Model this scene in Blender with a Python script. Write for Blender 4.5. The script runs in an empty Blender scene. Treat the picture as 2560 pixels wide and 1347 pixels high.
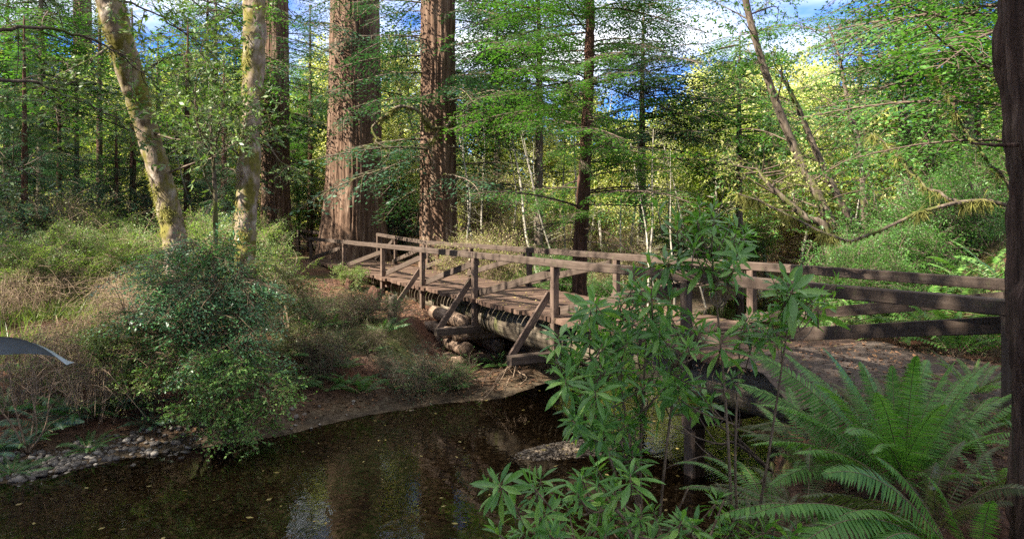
import bpy, math, random
import numpy as np
from math import radians, sin, cos, pi, atan2, sqrt
SC = bpy.context.scene
COL = SC.collection
# ------------------------------------------------------------------ camera, sky, sun, exposure
F = 1668.0; CX = 1280.0; HY = 557.0; CZ = 1.7          # photograph pixels: focal length, horizon; eye height above the deck
cam_d = bpy.data.cameras.new('camera'); cam = bpy.data.objects.new('camera', cam_d); COL.objects.link(cam)
cam.location = (0, 0, CZ); cam.rotation_euler = (radians(90), 0, 0)
cam_d.sensor_width = 36; cam_d.lens = 36 * F / 2560; cam_d.shift_y = -(673.5 - HY) / 2560
cam_d.clip_start = 0.05; cam_d.clip_end = 2000
SC.camera = cam
TOSUN = np.array([-0.66, -0.36, 0.68]); TOSUN = TOSUN / np.linalg.norm(TOSUN)
sun_el = math.asin(TOSUN[2]); sun_az = atan2(TOSUN[0], TOSUN[1])
world = bpy.data.worlds.new('World'); SC.world = world; world.use_nodes = True
wn = world.node_tree; wn.nodes.clear()
w_out = wn.nodes.new('ShaderNodeOutputWorld'); w_bg = wn.nodes.new('ShaderNodeBackground'); w_mu = wn.nodes.new('ShaderNodeMix'); w_mu.data_type = 'RGBA'; w_mu.blend_type = 'MULTIPLY'; w_mu.inputs[0].default_value = 1; w_mu.inputs[7].default_value = (.42, .6, 1.0, 1)
w_sky = wn.nodes.new('ShaderNodeTexSky'); w_sky.sky_type = 'NISHITA'; w_sky.sun_disc = False
w_sky.sun_elevation = sun_el; w_sky.sun_rotation = sun_az
w_sky.air_density = 1.0; w_sky.dust_density = 0.2; w_sky.ozone_density = 4.0; w_sky.altitude = 300
w_hs = wn.nodes.new('ShaderNodeHueSaturation'); w_hs.inputs['Saturation'].default_value = 1.15
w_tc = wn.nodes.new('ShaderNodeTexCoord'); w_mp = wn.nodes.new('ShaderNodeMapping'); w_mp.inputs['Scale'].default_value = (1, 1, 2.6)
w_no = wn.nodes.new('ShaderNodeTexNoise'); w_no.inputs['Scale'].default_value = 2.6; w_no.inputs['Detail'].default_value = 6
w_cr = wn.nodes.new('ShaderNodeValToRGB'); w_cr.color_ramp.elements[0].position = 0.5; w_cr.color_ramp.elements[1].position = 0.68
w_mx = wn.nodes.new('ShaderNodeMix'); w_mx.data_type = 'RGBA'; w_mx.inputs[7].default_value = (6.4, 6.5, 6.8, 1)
L = wn.links
L.new(w_sky.outputs[0], w_hs.inputs['Color']); L.new(w_tc.outputs['Generated'], w_mp.inputs[0]); L.new(w_mp.outputs[0], w_no.inputs['Vector'])
w_sx = wn.nodes.new('ShaderNodeSeparateXYZ'); w_m1 = wn.nodes.new('ShaderNodeMath'); w_m1.operation = 'MULTIPLY_ADD'; w_m1.inputs[1].default_value = .26  # cloud cover added towards the unseen zenith to brighten the shade
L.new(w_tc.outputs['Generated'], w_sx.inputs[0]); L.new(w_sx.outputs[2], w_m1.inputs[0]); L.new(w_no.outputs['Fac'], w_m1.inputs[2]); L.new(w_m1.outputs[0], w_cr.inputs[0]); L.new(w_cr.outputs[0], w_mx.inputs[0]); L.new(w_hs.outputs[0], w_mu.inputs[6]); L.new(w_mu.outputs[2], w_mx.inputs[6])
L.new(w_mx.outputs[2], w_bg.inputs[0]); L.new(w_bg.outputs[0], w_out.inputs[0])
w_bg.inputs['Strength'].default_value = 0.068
sl = bpy.data.lights.new('sun', 'SUN'); sl.energy = 5.0; sl.angle = radians(0.5); sl.color = (1.0, 0.92, 0.78)
so = bpy.data.objects.new('sun', sl); COL.objects.link(so); so.location = (-20, -15, 30)
import mathutils
so.rotation_euler = mathutils.Vector(-TOSUN).to_track_quat('-Z', 'Y').to_euler()
SC.view_settings.view_transform = 'Standard'; SC.view_settings.look = 'None'; SC.view_settings.gamma = 1
SC.view_settings.exposure = 2.3
SC.cycles.max_bounces = 8; SC.cycles.diffuse_bounces = 3; SC.cycles.glossy_bounces = 3; SC.cycles.transparent_max_bounces = 8
SC.cycles.caustics_reflective = False; SC.cycles.caustics_refractive = False; SC.cycles.sample_clamp_indirect = 6
SC.cycles.use_denoising = False

def PX(x, y, d): return np.array([(x - CX) / F * d, d, CZ - (y - HY) / F * d])
def PXa(lst): return np.array([PX(*p) for p in lst])
def to_px(p): return (CX + F * p[0] / max(p[1], .1), HY - F * (p[2] - CZ) / max(p[1], .1))

# ------------------------------------------------------------------ numeric helpers
def RNG(s): return np.random.default_rng(s)
def _h(ix, iy, iz):
    n = (ix.astype(np.int64) * 374761393 + iy.astype(np.int64) * 668265263 + iz.astype(np.int64) * 2147483647) & 0x7fffffff
    n = ((n ^ (n >> 13)) * 1274126177) & 0x7fffffff
    n = (n ^ (n >> 16)) & 0xffff
    return n / 65535.0
def noise3(x, y, z=0.0):
    x, y, z = np.broadcast_arrays(np.asarray(x, float), np.asarray(y, float), np.asarray(z, float))
    xi, yi, zi = np.floor(x), np.floor(y), np.floor(z)
    fx, fy, fz = x - xi, y - yi, z - zi
    fx, fy, fz = [f * f * (3 - 2 * f) for f in (fx, fy, fz)]
    r = 0
    for a in (0, 1):
        for b in (0, 1):
            for c in (0, 1):
                r = r + _h(xi + a, yi + b, zi + c) * (fx if a else 1 - fx) * (fy if b else 1 - fy) * (fz if c else 1 - fz)
    return r * 2 - 1
def fbm(x, y, z=0.0, o=3):
    r = 0; a = 1; s = 0
    for i in range(o):
        r = r + a * noise3(x * 2 ** i + 17 * i, y * 2 ** i - 9 * i, z * 2 ** i + 5 * i); s += a; a *= .5
    return r / s
def sstep(a, b, x):
    t = np.clip((x - a) / (b - a), 0, 1); return t * t * (3 - 2 * t)
def nrm(v): return v / np.maximum(np.linalg.norm(v, axis=-1, keepdims=True), 1e-9)
def crom(P, n):
    P = np.asarray(P, float)
    if len(P) == 2: return P[0] + (P[1] - P[0]) * np.linspace(0, 1, n)[:, None]
    Q = np.vstack([2 * P[0] - P[1], P, 2 * P[-1] - P[-2]])
    t = np.linspace(0, len(P) - 1 - 1e-6, n); i = t.astype(int); f = (t - i)[:, None]
    a, b, c, d = Q[i], Q[i + 1], Q[i + 2], Q[i + 3]
    return .5 * (2 * b + (c - a) * f + (2 * a - 5 * b + 4 * c - d) * f ** 2 + (3 * b - a - 3 * c + d) * f ** 3)
def frames(D, up=None, roll=None):
    """matrices whose columns are (dir, side, normal)"""
    D = nrm(D); n = len(D)
    if up is None: up = np.tile([0, 0, 1.0], (n, 1))
    up = np.where(np.abs((D * up).sum(1, keepdims=True)) > .98, np.array([[1.0, 0.03, 0]]), up)
    S = nrm(np.cross(up, D)); N = np.cross(D, S)
    if roll is not None:
        c, s = np.cos(roll)[:, None], np.sin(roll)[:, None]
        S, N = S * c + N * s, N * c - S * s
    return np.stack([D, S, N], axis=2)
def rotz(a): return np.array([[cos(a), -sin(a), 0], [sin(a), cos(a), 0], [0, 0, 1.0]])
def inst(tv, M, off, sc=None):
    """template verts (m,3) placed with matrices (n,3,3)"""
    M = M if sc is None else M * np.asarray(sc)[:, None, None]
    return (np.einsum('nij,mj->nmi', M, tv) + off[:, None, :]).reshape(-1, 3)
def tile(f, m, n): return (f[None] + (np.arange(n) * m)[:, None, None]).reshape(-1, f.shape[1])

class MB:
    def __init__(s): s.V = []; s.Fc = []; s.n = 0
    def add(s, V, faces, mat=0):
        V = np.asarray(V, float).reshape(-1, 3)
        for f in (faces if isinstance(faces, (list, tuple)) else [faces]):
            if len(f): s.Fc.append((np.asarray(f) + s.n, mat))
        s.V.append(V); s.n += len(V); return s
    def raw(s): return np.vstack(s.V), s.Fc
    def merge(s, o, R=None, off=(0, 0, 0), sc=1.0):
        V = np.vstack(o.V) * sc
        if R is not None: V = V @ R.T
        V = V + np.asarray(off)
        for f, m in o.Fc: s.Fc.append((f + s.n, m))
        s.V.append(V); s.n += len(V); return s
    def mesh(s, name, mats, smooth=True):
        me = bpy.data.meshes.new(name)
        V = np.vstack(s.V); me.vertices.add(len(V)); me.vertices.foreach_set('co', V.astype(np.float32).ravel())
        idx = np.concatenate([f.ravel() for f, m in s.Fc]); tot = np.concatenate([np.full(len(f), f.shape[1]) for f, m in s.Fc])
        mi = np.concatenate([np.full(len(f), m) for f, m in s.Fc])
        me.loops.add(len(idx)); me.loops.foreach_set('vertex_index', idx.astype(np.int32))
        me.polygons.add(len(tot)); st = np.concatenate([[0], np.cumsum(tot)[:-1]])
        me.polygons.foreach_set('loop_start', st.astype(np.int32))
        me.polygons.foreach_set('material_index', mi.astype(np.int32))
        sm = smooth if isinstance(smooth, bool) else None
        me.polygons.foreach_set('use_smooth', np.full(len(tot), bool(smooth)))
        for m in (mats if isinstance(mats, (list, tuple)) else [mats]): me.materials.append(m)
        me.update(calc_edges=True); me.validate()
        return me
    def build(s, name, mats, parent=None, loc=None, smooth=True):
        return link(name, s.mesh(name, mats, smooth), parent, loc)
def link(name, data, parent=None, loc=None, rot=None, sc=None):
    o = bpy.data.objects.new(name, data); COL.objects.link(o)
    if loc is not None: o.location = tuple(float(v) for v in loc)
    if rot is not None: o.rotation_euler = rot
    if sc is not None: o.scale = sc if hasattr(sc, '__len__') else (sc, sc, sc)
    if parent is not None: o.parent = parent
    return o
def tag(o, label=None, cat=None, group=None, kind=None):
    if label: o['label'] = label
    if cat: o['category'] = cat
    if group: o['group'] = group
    if kind: o['kind'] = kind
    return o
def thing(name, label, cat, loc=(0, 0, 0), rz=0.0, group=None, sc=1.0):
    return tag(link(name, None, None, loc, (0, 0, rz), sc), label, cat, group)

def tube(mb, pts, rad, sides=8, mat=0, n=None, rough=0.0, rf=3.0, seed=0, cap=True):
    P = np.asarray(pts, float)
    rad = np.asarray(rad, float) * np.ones(len(P)) if np.ndim(rad) == 0 else np.asarray(rad, float)
    if n:
        r2 = np.interp(np.linspace(0, 1, n), np.linspace(0, 1, len(rad)), rad); P = crom(P, n); rad = r2
    n = len(P); T = nrm(np.gradient(P, axis=0))
    S = np.zeros_like(P); up = np.array([1.0, 0, 0]) if abs(T[0][2]) > .7 else np.array([0, 0, 1.0])
    s = np.cross(up, T[0]); s /= np.linalg.norm(s)
    for i in range(n):
        s = s - T[i] * s.dot(T[i]); s /= np.linalg.norm(s) + 1e-9; S[i] = s
    B = np.cross(T, S); th = np.arange(sides) / sides * 2 * pi
    dr = np.cos(th)[None, :, None] * S[:, None] + np.sin(th)[None, :, None] * B[:, None]
    r = rad[:, None] * np.ones(sides)[None]
    if rough:
        q = P[:, None] + dr * rad[:, None, None]
        r = r * (1 + rough * fbm(q[..., 0] * rf + seed, q[..., 1] * rf, q[..., 2] * rf, 3))
    V = (P[:, None] + dr * r[..., None]).reshape(-1, 3)
    i = np.arange(n - 1)[:, None] * sides; j = np.arange(sides)[None]; k = (j + 1) % sides
    Q = np.stack([i + j, i + k, i + sides + k, i + sides + j], -1).reshape(-1, 4)
    fs = [Q]
    if cap:
        V = np.vstack([V, P[0], P[-1]]); a = n * sides; jj = np.arange(sides); kk = (jj + 1) % sides
        fs += [np.stack([np.full(sides, a), kk, jj], -1), np.stack([np.full(sides, a + 1), (n - 1) * sides + jj, (n - 1) * sides + kk], -1)]
    mb.add(V, fs, mat); return mb
def rhomb(mb, P, D, N, Ln, W, mat=0):
    n = len(P); S = nrm(np.cross(D, N)); Ln = (np.ones(n) * Ln)[:, None]; W = (np.ones(n) * W)[:, None]
    V = np.stack([P, P + D * Ln * .45 + S * W / 2, P + D * Ln, P + D * Ln * .45 - S * W / 2], 1).reshape(-1, 3)
    mb.add(V, np.arange(4 * n).reshape(-1, 4), mat)

# ------------------------------------------------------------------ materials
def lin(c): return tuple(c) + (1.0,)
class NT:
    def __init__(s, name):
        s.m = bpy.data.materials.new(name); s.m.use_nodes = True; s.t = s.m.node_tree; s.t.nodes.clear()
        s.out = s.n('ShaderNodeOutputMaterial')
    def n(s, t, **kw):
        q = s.t.nodes.new(t)
        for k, v in kw.items(): setattr(q, k, v)
        return q
    def l(s, a, b): s.t.links.new(a, b)
    def noise(s, vec, scale=1, det=4, rough=.55, dist=0):
        q = s.n('ShaderNodeTexNoise'); q.inputs['Scale'].default_value = scale; q.inputs['Detail'].default_value = det
        q.inputs['Roughness'].default_value = rough; q.inputs['Distortion'].default_value = dist
        if vec is not None: s.l(vec, q.inputs['Vector'])
        return q.outputs['Fac']
    def ramp(s, fac, stops):
        q = s.n('ShaderNodeValToRGB'); e = q.color_ramp.elements
        while len(e) < len(stops): e.new(.5)
        for i, (p, c) in enumerate(stops): e[i].position = p; e[i].color = lin(c) if hasattr(c, '__len__') else (c, c, c, 1)
        s.l(fac, q.inputs[0]); return q.outputs[0]
    def mix(s, fac, a, b, mode='MIX'):
        q = s.n('ShaderNodeMix', data_type='RGBA', blend_type=mode)
        for v, k in ((fac, 0), (a, 6), (b, 7)):
            if hasattr(v, 'is_linked') or hasattr(v, 'links'): s.l(v, q.inputs[k])
            elif k == 0: q.inputs[0].default_value = v
            else: q.inputs[k].default_value = lin(v)
        return q.outputs[2]
    def math(s, op, a, b=0.0):
        q = s.n('ShaderNodeMath', operation=op)
        for v, k in ((a, 0), (b, 1)):
            if hasattr(v, 'links'): s.l(v, q.inputs[k])
            else: q.inputs[k].default_value = v
        return q.outputs[0]
    def coords(s, scale=(1, 1, 1), kind='Object', rnd=True):
        tc = s.n('ShaderNodeTexCoord'); mp = s.n('ShaderNodeMapping'); mp.inputs['Scale'].default_value = scale
        s.l(tc.outputs[kind], mp.inputs[0])
        if rnd:
            oi = s.n('ShaderNodeObjectInfo'); mu = s.math('MULTIPLY', oi.outputs['Random'], 40.0); s.l(mu, mp.inputs['Location'])
        return mp.outputs[0]
    def bsdf(s, col, rough=.8, bump=None, bs=.3, bd=.02, spec=.3):
        b = s.n('ShaderNodeBsdfPrincipled')
        for v, k in ((col, 'Base Color'), (rough, 'Roughness'), (spec, 'Specular IOR Level')):
            if hasattr(v, 'links'): s.l(v, b.inputs[k])
            elif k == 'Base Color': b.inputs[k].default_value = lin(v)
            else: b.inputs[k].default_value = v
        if bump is not None:
            bp = s.n('ShaderNodeBump'); bp.inputs['Strength'].default_value = bs; bp.inputs['Distance'].default_value = bd
            s.l(bump, bp.inputs['Height']); s.l(bp.outputs[0], b.inputs['Normal'])
        return b
    def done(s, b): s.l(b.outputs[0], s.out.inputs[0]); return s.m

def leaf_mat(name, cols, trans=.4, rough=.45, tint=(1.15, 1.25, .55), spec=.35):
    t = NT(name); g = t.n('ShaderNodeNewGeometry'); k = len(cols)
    c = t.ramp(g.outputs['Random Per Island'], [(i / (k - 1), cols[i]) for i in range(k)])
    big = t.noise(t.coords((1, 1, 1)), .9, 2); c = t.mix(t.math('MULTIPLY', big, .5), c, cols[0])
    b = t.bsdf(c, rough, spec=spec)
    tr = t.n('ShaderNodeBsdfTranslucent'); t.l(t.mix(1.0, c, tint, 'MULTIPLY'), tr.inputs[0])
    m = t.n('ShaderNodeMixShader'); m.inputs[0].default_value = trans
    t.l(b.outputs[0], m.inputs[1]); t.l(tr.outputs[0], m.inputs[2]); t.l(m.outputs[0], t.out.inputs[0]); return t.m
def bark_mat(name, c1, c2, c3=None, sc=(9, 9, .8), bs=.7, bd=.03, moss=None, mossamt=.5, rough=.9, msc=2.2):
    t = NT(name); v = t.coords(sc); n1 = t.noise(v, 1, 6, .65, .4); n2 = t.noise(t.coords((sc[0] * 3, sc[1] * 3, sc[2] * 4)), 1, 4)
    c = t.ramp(n1, [(.3, c1), (.52, c2), (.72, c3 or c2)])
    c = t.mix(t.ramp(n2, [(.4, 0.0), (.75, .6)]), c, tuple(x * .55 for x in c1))
    if moss:
        mf = t.ramp(t.noise(t.coords((1, 1, .55)), msc, 5, .6), [(mossamt - .05, 0.0), (mossamt + .07, 1.0)])
        mc = t.ramp(t.noise(t.coords((1, 1, 1)), 30, 3), [(.3, tuple(x * .5 for x in moss)), (.7, moss)])
        c = t.mix(mf, c, mc)
    h = t.math('ADD', n1, t.math('MULTIPLY', n2, .4))
    return t.done(t.bsdf(c, rough, h, bs, bd, .15))
def timber_mat(name, c1, c2, c3, sc=(1.2, 22, 22), moss=True):
    t = NT(name); n1 = t.noise(t.coords(sc), 1, 7, .65, .3); n2 = t.noise(t.coords((1, 1, 1)), 5, 4)
    c = t.ramp(n1, [(.28, c1), (.5, c2), (.72, c3)])
    c = t.mix(t.ramp(n2, [(.45, 0.0), (.7, .75)]), c, tuple(x * .6 for x in c1))
    if moss:
        mf = t.ramp(t.noise(t.coords((1, 1, 1)), 9, 5, .7), [(.58, 0.0), (.68, .8)]); c = t.mix(mf, c, (.07, .075, .03))
    kn = t.n('ShaderNodeTexVoronoi'); t.l(t.coords((1.6, 6, 6)), kn.inputs['Vector']); kn.inputs['Scale'].default_value = 1.3
    c = t.mix(t.ramp(kn.outputs['Distance'], [(.05, .8), (.11, 0.0)]), c, tuple(x * .35 for x in c1))
    g = t.n('ShaderNodeNewGeometry'); c = t.mix(.45, c, t.ramp(g.outputs['Random Per Island'], [(0, tuple(x * .55 for x in c2)), (.5, c2), (1, c3)]))
    return t.done(t.bsdf(c, .85, n1, .7, .012, .2))

M = {}
M['bark_red'] = bark_mat('redwood_bark', (.04, .021, .013), (.13, .08, .053), (.24, .175, .128), sc=(7, 7, .45), bs=.9, bd=.05)
M['bark_red2'] = bark_mat('dark_redwood_bark', (.028, .014, .01), (.085, .042, .028), (.15, .085, .06), sc=(9, 9, .6), bs=.9, bd=.04)
M['bark_burnt'] = bark_mat('charred_bark', (.02, .012, .009), (.085, .05, .036), (.2, .13, .095), sc=(16, 16, 1.6), bs=1, bd=.03, moss=(.05, .06, .03), mossamt=.63)
M['bark_alder'] = bark_mat('mossy_alder_bark', (.09, .065, .04), (.26, .2, .15), (.5, .45, .39), sc=(5, 5, 2.6), bs=.8, bd=.02, moss=(.17, .15, .035), mossamt=.49, msc=2.6)
M['bark_pale'] = bark_mat('pale_thin_bark', (.12, .1, .07), (.3, .27, .22), (.5, .46, .4), sc=(5, 5, 1.6), bs=.3, bd=.01)
M['bark_grey'] = bark_mat('grey_brown_bark', (.045, .032, .024), (.13, .1, .075), (.22, .18, .14), sc=(9, 9, 1.2), bs=.6, bd=.02, moss=(.1, .11, .03), mossamt=.56)
M['twig'] = bark_mat('twig_bark', (.05, .035, .025), (.11, .08, .06), (.17, .13, .1), sc=(20, 20, 20), bs=.2, bd=.005)
M['twig_tan'] = bark_mat('dry_twig', (.12, .08, .05), (.24, .17, .115), (.38, .3, .22), sc=(20, 20, 20), bs=.1, bd=.005)
M['stem_brown'] = bark_mat('shrub_stem', (.09, .06, .04), (.2, .14, .09), (.28, .2, .13), sc=(30, 30, 8), bs=.2, bd=.003)
M['moss'] = leaf_mat('hanging_moss', [(.09, .1, .02), (.18, .17, .04), (.26, .24, .07)], .3, .9)
M['con_dark'] = leaf_mat('conifer_dark_green', [(.018, .05, .028), (.03, .08, .04), (.05, .12, .05)], .3)
M['con_blue'] = leaf_mat('conifer_blue_green', [(.02, .065, .035), (.04, .11, .055), (.08, .17, .075)], .3)
M['con_bush'] = leaf_mat('bush_dark_green', [(.03, .1, .04), (.07, .19, .075), (.15, .32, .12)], .35, .35, spec=.5)
M['con_mid'] = leaf_mat('conifer_fresh_green', [(.035, .1, .02), (.065, .17, .03), (.12, .25, .045)], .42)
M['con_lit'] = leaf_mat('sprout_yellow_green', [(.07, .12, .03), (.13, .2, .05), (.22, .3, .09)], .45)
M['alder'] = leaf_mat('alder_leaves', [(.14, .22, .03), (.3, .38, .06), (.48, .52, .13), (.66, .64, .28)], .5)
M['alder_far'] = leaf_mat('brightened_alder_leaves', [(.36, .4, .1), (.58, .57, .22), (.74, .7, .36), (.85, .8, .52)], .5)  # alder leaves paled to cream, background brightness put into their colour
M['brush'] = leaf_mat('brush_leaves', [(.09, .14, .02), (.22, .26, .06), (.4, .38, .14), (.58, .5, .28)], .45)
M['huck'] = leaf_mat('huckleberry_leaves', [(.05, .12, .03), (.1, .22, .05), (.18, .34, .07), (.26, .42, .1)], .35)
M['rhodo'] = leaf_mat('rhododendron_leaves', [(.07, .17, .035), (.12, .28, .05), (.2, .4, .07), (.3, .46, .1)], .4, .36, spec=.5)
M['fern'] = leaf_mat('sword_fern_fronds', [(.06, .16, .03), (.11, .25, .045), (.18, .35, .065)], .4)
M['fern_dull'] = leaf_mat('fern_fronds_olive', [(.06, .08, .025), (.09, .12, .035), (.14, .15, .05)], .4)
M['tan_leaf'] = leaf_mat('tanoak_leaves', [(.05, .1, .03), (.1, .17, .045), (.2, .25, .08)], .35)
M['litter'] = leaf_mat('fallen_litter', [(.05, .025, .015), (.12, .055, .03), (.24, .13, .06), (.07, .04, .025)], .1, .9, (1, 1, 1))
M['yleaf'] = leaf_mat('fallen_yellow_leaves', [(.12, .08, .02), (.25, .2, .05), (.36, .3, .11), (.12, .07, .03)], .1, .7, (1, 1, 1))
M['grass'] = leaf_mat('grass_blades', [(.08, .14, .03), (.14, .2, .05), (.26, .28, .1)], .45)
M['rail'] = timber_mat('weathered_rail', (.018, .012, .009), (.058, .04, .03), (.13, .1, .08))
M['rail_pale'] = timber_mat('weathered_post', (.032, .021, .016), (.09, .06, .045), (.18, .13, .1))
M['plank'] = timber_mat('deck_plank', (.03, .017, .012), (.078, .046, .032), (.165, .11, .08), sc=(22, 1.2, 22))
M['log'] = bark_mat('stringer_log', (.04, .03, .022), (.12, .095, .068), (.22, .185, .14), sc=(.7, 9, 9), bs=.8, bd=.03, moss=(.1, .1, .04), mossamt=.58)
M['crib'] = bark_mat('crib_log', (.06, .04, .028), (.17, .115, .08), (.3, .22, .165), sc=(2, 12, 12), bs=.7, bd=.02)
def ground_mat():
    t = NT('forest_floor'); v = t.coords((1, 1, 1), rnd=False)
    a = t.noise(v, 1.3, 6, .6); b = t.noise(v, 22, 6, .7); c3 = t.noise(v, .35, 3)
    soil = t.ramp(b, [(.3, (.022, .013, .009)), (.5, (.075, .042, .03)), (.68, (.16, .085, .055)), (.8, (.26, .17, .11))])
    duff = t.ramp(b, [(.3, (.03, .014, .009)), (.55, (.1, .045, .026)), (.75, (.2, .11, .06))])
    c = t.mix(t.ramp(a, [(.42, 0.0), (.58, 1.0)]), soil, duff)
    moss = t.ramp(b, [(.3, (.03, .04, .012)), (.7, (.1, .13, .035))])
    c = t.mix(t.ramp(c3, [(.5, 0.0), (.62, .8)]), c, moss)
    sp = t.n('ShaderNodeSeparateXYZ'); t.l(v, sp.inputs[0])
    g = t.n('ShaderNodeMapRange'); g.inputs[1].default_value = -1.72; g.inputs[2].default_value = -1.5; t.l(sp.outputs[2], g.inputs[0])
    vo = t.n('ShaderNodeTexVoronoi'); vo.inputs['Scale'].default_value = 16; t.l(v, vo.inputs['Vector'])
    grv = t.mix(.6, t.ramp(vo.outputs['Color'], [(.0, (.03, .024, .018)), (.6, (.09, .07, .05)), (1, (.2, .17, .12))]), t.ramp(a, [(.4, (.03, .02, .012)), (.6, (.1, .065, .035))]))
    c = t.mix(g.outputs[0], grv, c)
    return t.done(t.bsdf(c, .92, b, .8, .05, .15))
M['ground'] = ground_mat()
def path_mat():
    t = NT('trodden_path'); v = t.coords((1, 1, 1), rnd=False); b = t.noise(v, 14, 6, .7); a = t.noise(v, 2, 4)
    c = t.ramp(b, [(.3, (.025, .018, .014)), (.5, (.062, .047, .038)), (.75, (.13, .1, .082))]); c = t.mix(t.ramp(a, [(.4, 0.0), (.7, .6)]), c, (.06, .04, .03))
    return t.done(t.bsdf(c, .9, b, .7, .03, .2))
M['path'] = path_mat()
def pebble_mat(nm, f):
    t = NT(nm); g = t.n('ShaderNodeNewGeometry'); n = t.noise(t.coords((1, 1, 1), rnd=False), 60, 3)
    c = t.ramp(g.outputs['Random Per Island'], [(0, (.05, .045, .045)), (.4, (.12, .11, .105)), (.75, (.22, .2, .18)), (1, (.42, .39, .35))])
    c = t.mix(.3, c, t.ramp(n, [(.3, (.04, .03, .025)), (.7, (.2, .17, .14))])); c = t.mix(1.0, c, (f, f * .85, f * .65) if f < 1 else (.8, .78, .76), 'MULTIPLY')
    return t.done(t.bsdf(c, .7, n, .3, .01, .3))
M['pebble'] = pebble_mat('creek_pebbles', 1.0); M['bedstone'] = pebble_mat('streambed_stones', .8)
def water_mat():
    t = NT('creek_water'); v = t.coords((1, 1, 1), rnd=False)
    h = t.math('ADD', t.noise(v, 5, 3, .5, .6), t.math('MULTIPLY', t.noise(t.coords((1, .35, 1), rnd=False), 16, 2), .35))
    bp = t.n('ShaderNodeBump'); bp.inputs['Strength'].default_value = .12; bp.inputs['Distance'].default_value = .02; t.l(h, bp.inputs['Height'])
    gl = t.n('ShaderNodeBsdfGlossy'); gl.inputs['Roughness'].default_value = .02; t.l(bp.outputs[0], gl.inputs['Normal'])
    tr = t.n('ShaderNodeBsdfTransparent'); tr.inputs[0].default_value = (.6, .53, .43, 1)
    fr = t.n('ShaderNodeFresnel'); fr.inputs[0].default_value = 1.7; t.l(bp.outputs[0], fr.inputs['Normal'])
    m = t.n('ShaderNodeMixShader'); t.l(fr.outputs[0], m.inputs[0]); t.l(tr.outputs[0], m.inputs[1]); t.l(gl.outputs[0], m.inputs[2])
    t.l(m.outputs[0], t.out.inputs[0]); return t.m
M['water'] = water_mat()

# ------------------------------------------------------------------ terrain
FAR = np.array([(-60, -3), (-40, 1), (-20, 5), (-10, 7.6), (-6.9, 8.9), (-5.4, 10.1), (-3.7, 11.0), (-2.75, 12.0), (-1.4, 12.9), (-.2, 13.3), (.8, 14.6), (2.4, 16.4), (4.2, 19.8), (7, 25.5), (11, 32), (20, 45), (40, 62)], float)
NEAR = np.array([(-60, -12), (-40, -9), (-20, -5), (-8, 2.4), (-4.5, 4.6), (-1, 5.2), (.7, 5.0), (1.7, 5.5), (2.55, 6.8), (2.95, 7.9), (3.4, 9.1), (3.8, 10), (5.2, 12), (8, 16), (13, 22), (19, 29), (30, 40), (52, 56)], float)
POLY = np.vstack([FAR, NEAR[::-1]])
def seg_dist(x, y, P):
    d = np.full(x.shape, 1e9)
    for a, b in zip(P[:-1], P[1:]):
        ab = b - a; t = np.clip(((x - a[0]) * ab[0] + (y - a[1]) * ab[1]) / ab.dot(ab), 0, 1)
        d = np.minimum(d, np.hypot(x - a[0] - t * ab[0], y - a[1] - t * ab[1]))
    return d
def inside(x, y, P):
    r = np.zeros(x.shape, bool); n = len(P)
    for i in range(n):
        a, b = P[i], P[(i + 1) % n]
        c = ((a[1] > y) != (b[1] > y)) & (x < (b[0] - a[0]) * (y - a[1]) / (b[1] - a[1] + 1e-12) + a[0]); r ^= c
    return r
def ground_z(x, y):
    x = np.atleast_1d(np.asarray(x, float)); y = np.atleast_1d(np.asarray(y, float))
    df = seg_dist(x, y, FAR); dn = seg_dist(x, y, NEAR); ins = inside(x, y, POLY)
    s = np.minimum(df, dn) + .18 * fbm(x * 1.1, y * 1.1, 3.3, 2)
    s = np.maximum(s, 0)
    wf = 7 - 3.6 * sstep(-1.6, -2.8, x) * sstep(-9, -6, x); zf = -1.8 + .13 * np.minimum(s, .8) + 1.05 * sstep(.06, 1.0, s / wf) + .6 * sstep(6, 18, s)
    wN = 1.9 - 1.2 * sstep(1.2, 2.2, x); zn = -1.8 + 1.74 * sstep(0, 1.0, s / wN)
    z = np.where(df < dn, zf, zn)
    z = z + np.where(s > .5, 1, s / .5) * (.09 * fbm(x * .8, y * .8, 1, 3) + .03 * fbm(x * 4, y * 4, 2, 2))
    z = z + 1.5 * sstep(6.2, 9.5, x - .12 * (y - 8)) * sstep(6, 9.5, y) * sstep(.8, 3, dn) * (1 - sstep(16, 24, y)) * (dn < df)
    bed = -1.8 - .04 - .26 * sstep(0, 2.2, s) + .04 * fbm(x * 2, y * 2, 7, 3)
    bar = np.exp(-(((x - 1.0) * .93 + (y - 10.35) * .36) / 1.45) ** 2 - (((y - 10.35) * .93 - (x - 1.0) * .36) / .5) ** 2)
    bed = np.maximum(bed, -1.95 + .18 * np.clip(bar * 1.25, 0, 1) + .015 * fbm(x * 5, y * 5, 4, 2))
    z = np.where(ins, bed, z)
    far = sstep(60, 170, np.hypot(x, y)); z = z + far * (9 + 6 * fbm(x * .012, y * .012, 5, 2))
    return z
def gz(x, y): return float(ground_z(x, y)[0])
def axis(lo, a, b, hi, step, grow=1.12):
    mid = list(np.arange(a, b + 1e-6, step)); s = step
    up = [mid[-1]]
    while up[-1] < hi: s *= grow; up.append(up[-1] + s)
    s = step; dn = [mid[0]]
    while dn[-1] > lo: s *= grow; dn.append(dn[-1] - s)
    return np.array(dn[::-1][:-1] + mid + up[1:])
gx = axis(-700, -12, 12, 700, .14); gy = axis(-300, 2, 24, 900, .14)
GXX, GYY = np.meshgrid(gx, gy); GZZ = ground_z(GXX.ravel(), GYY.ravel())
nx, ny = len(gx), len(gy); ii = (np.arange(ny - 1)[:, None] * nx + np.arange(nx - 1)[None]).ravel()
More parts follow.
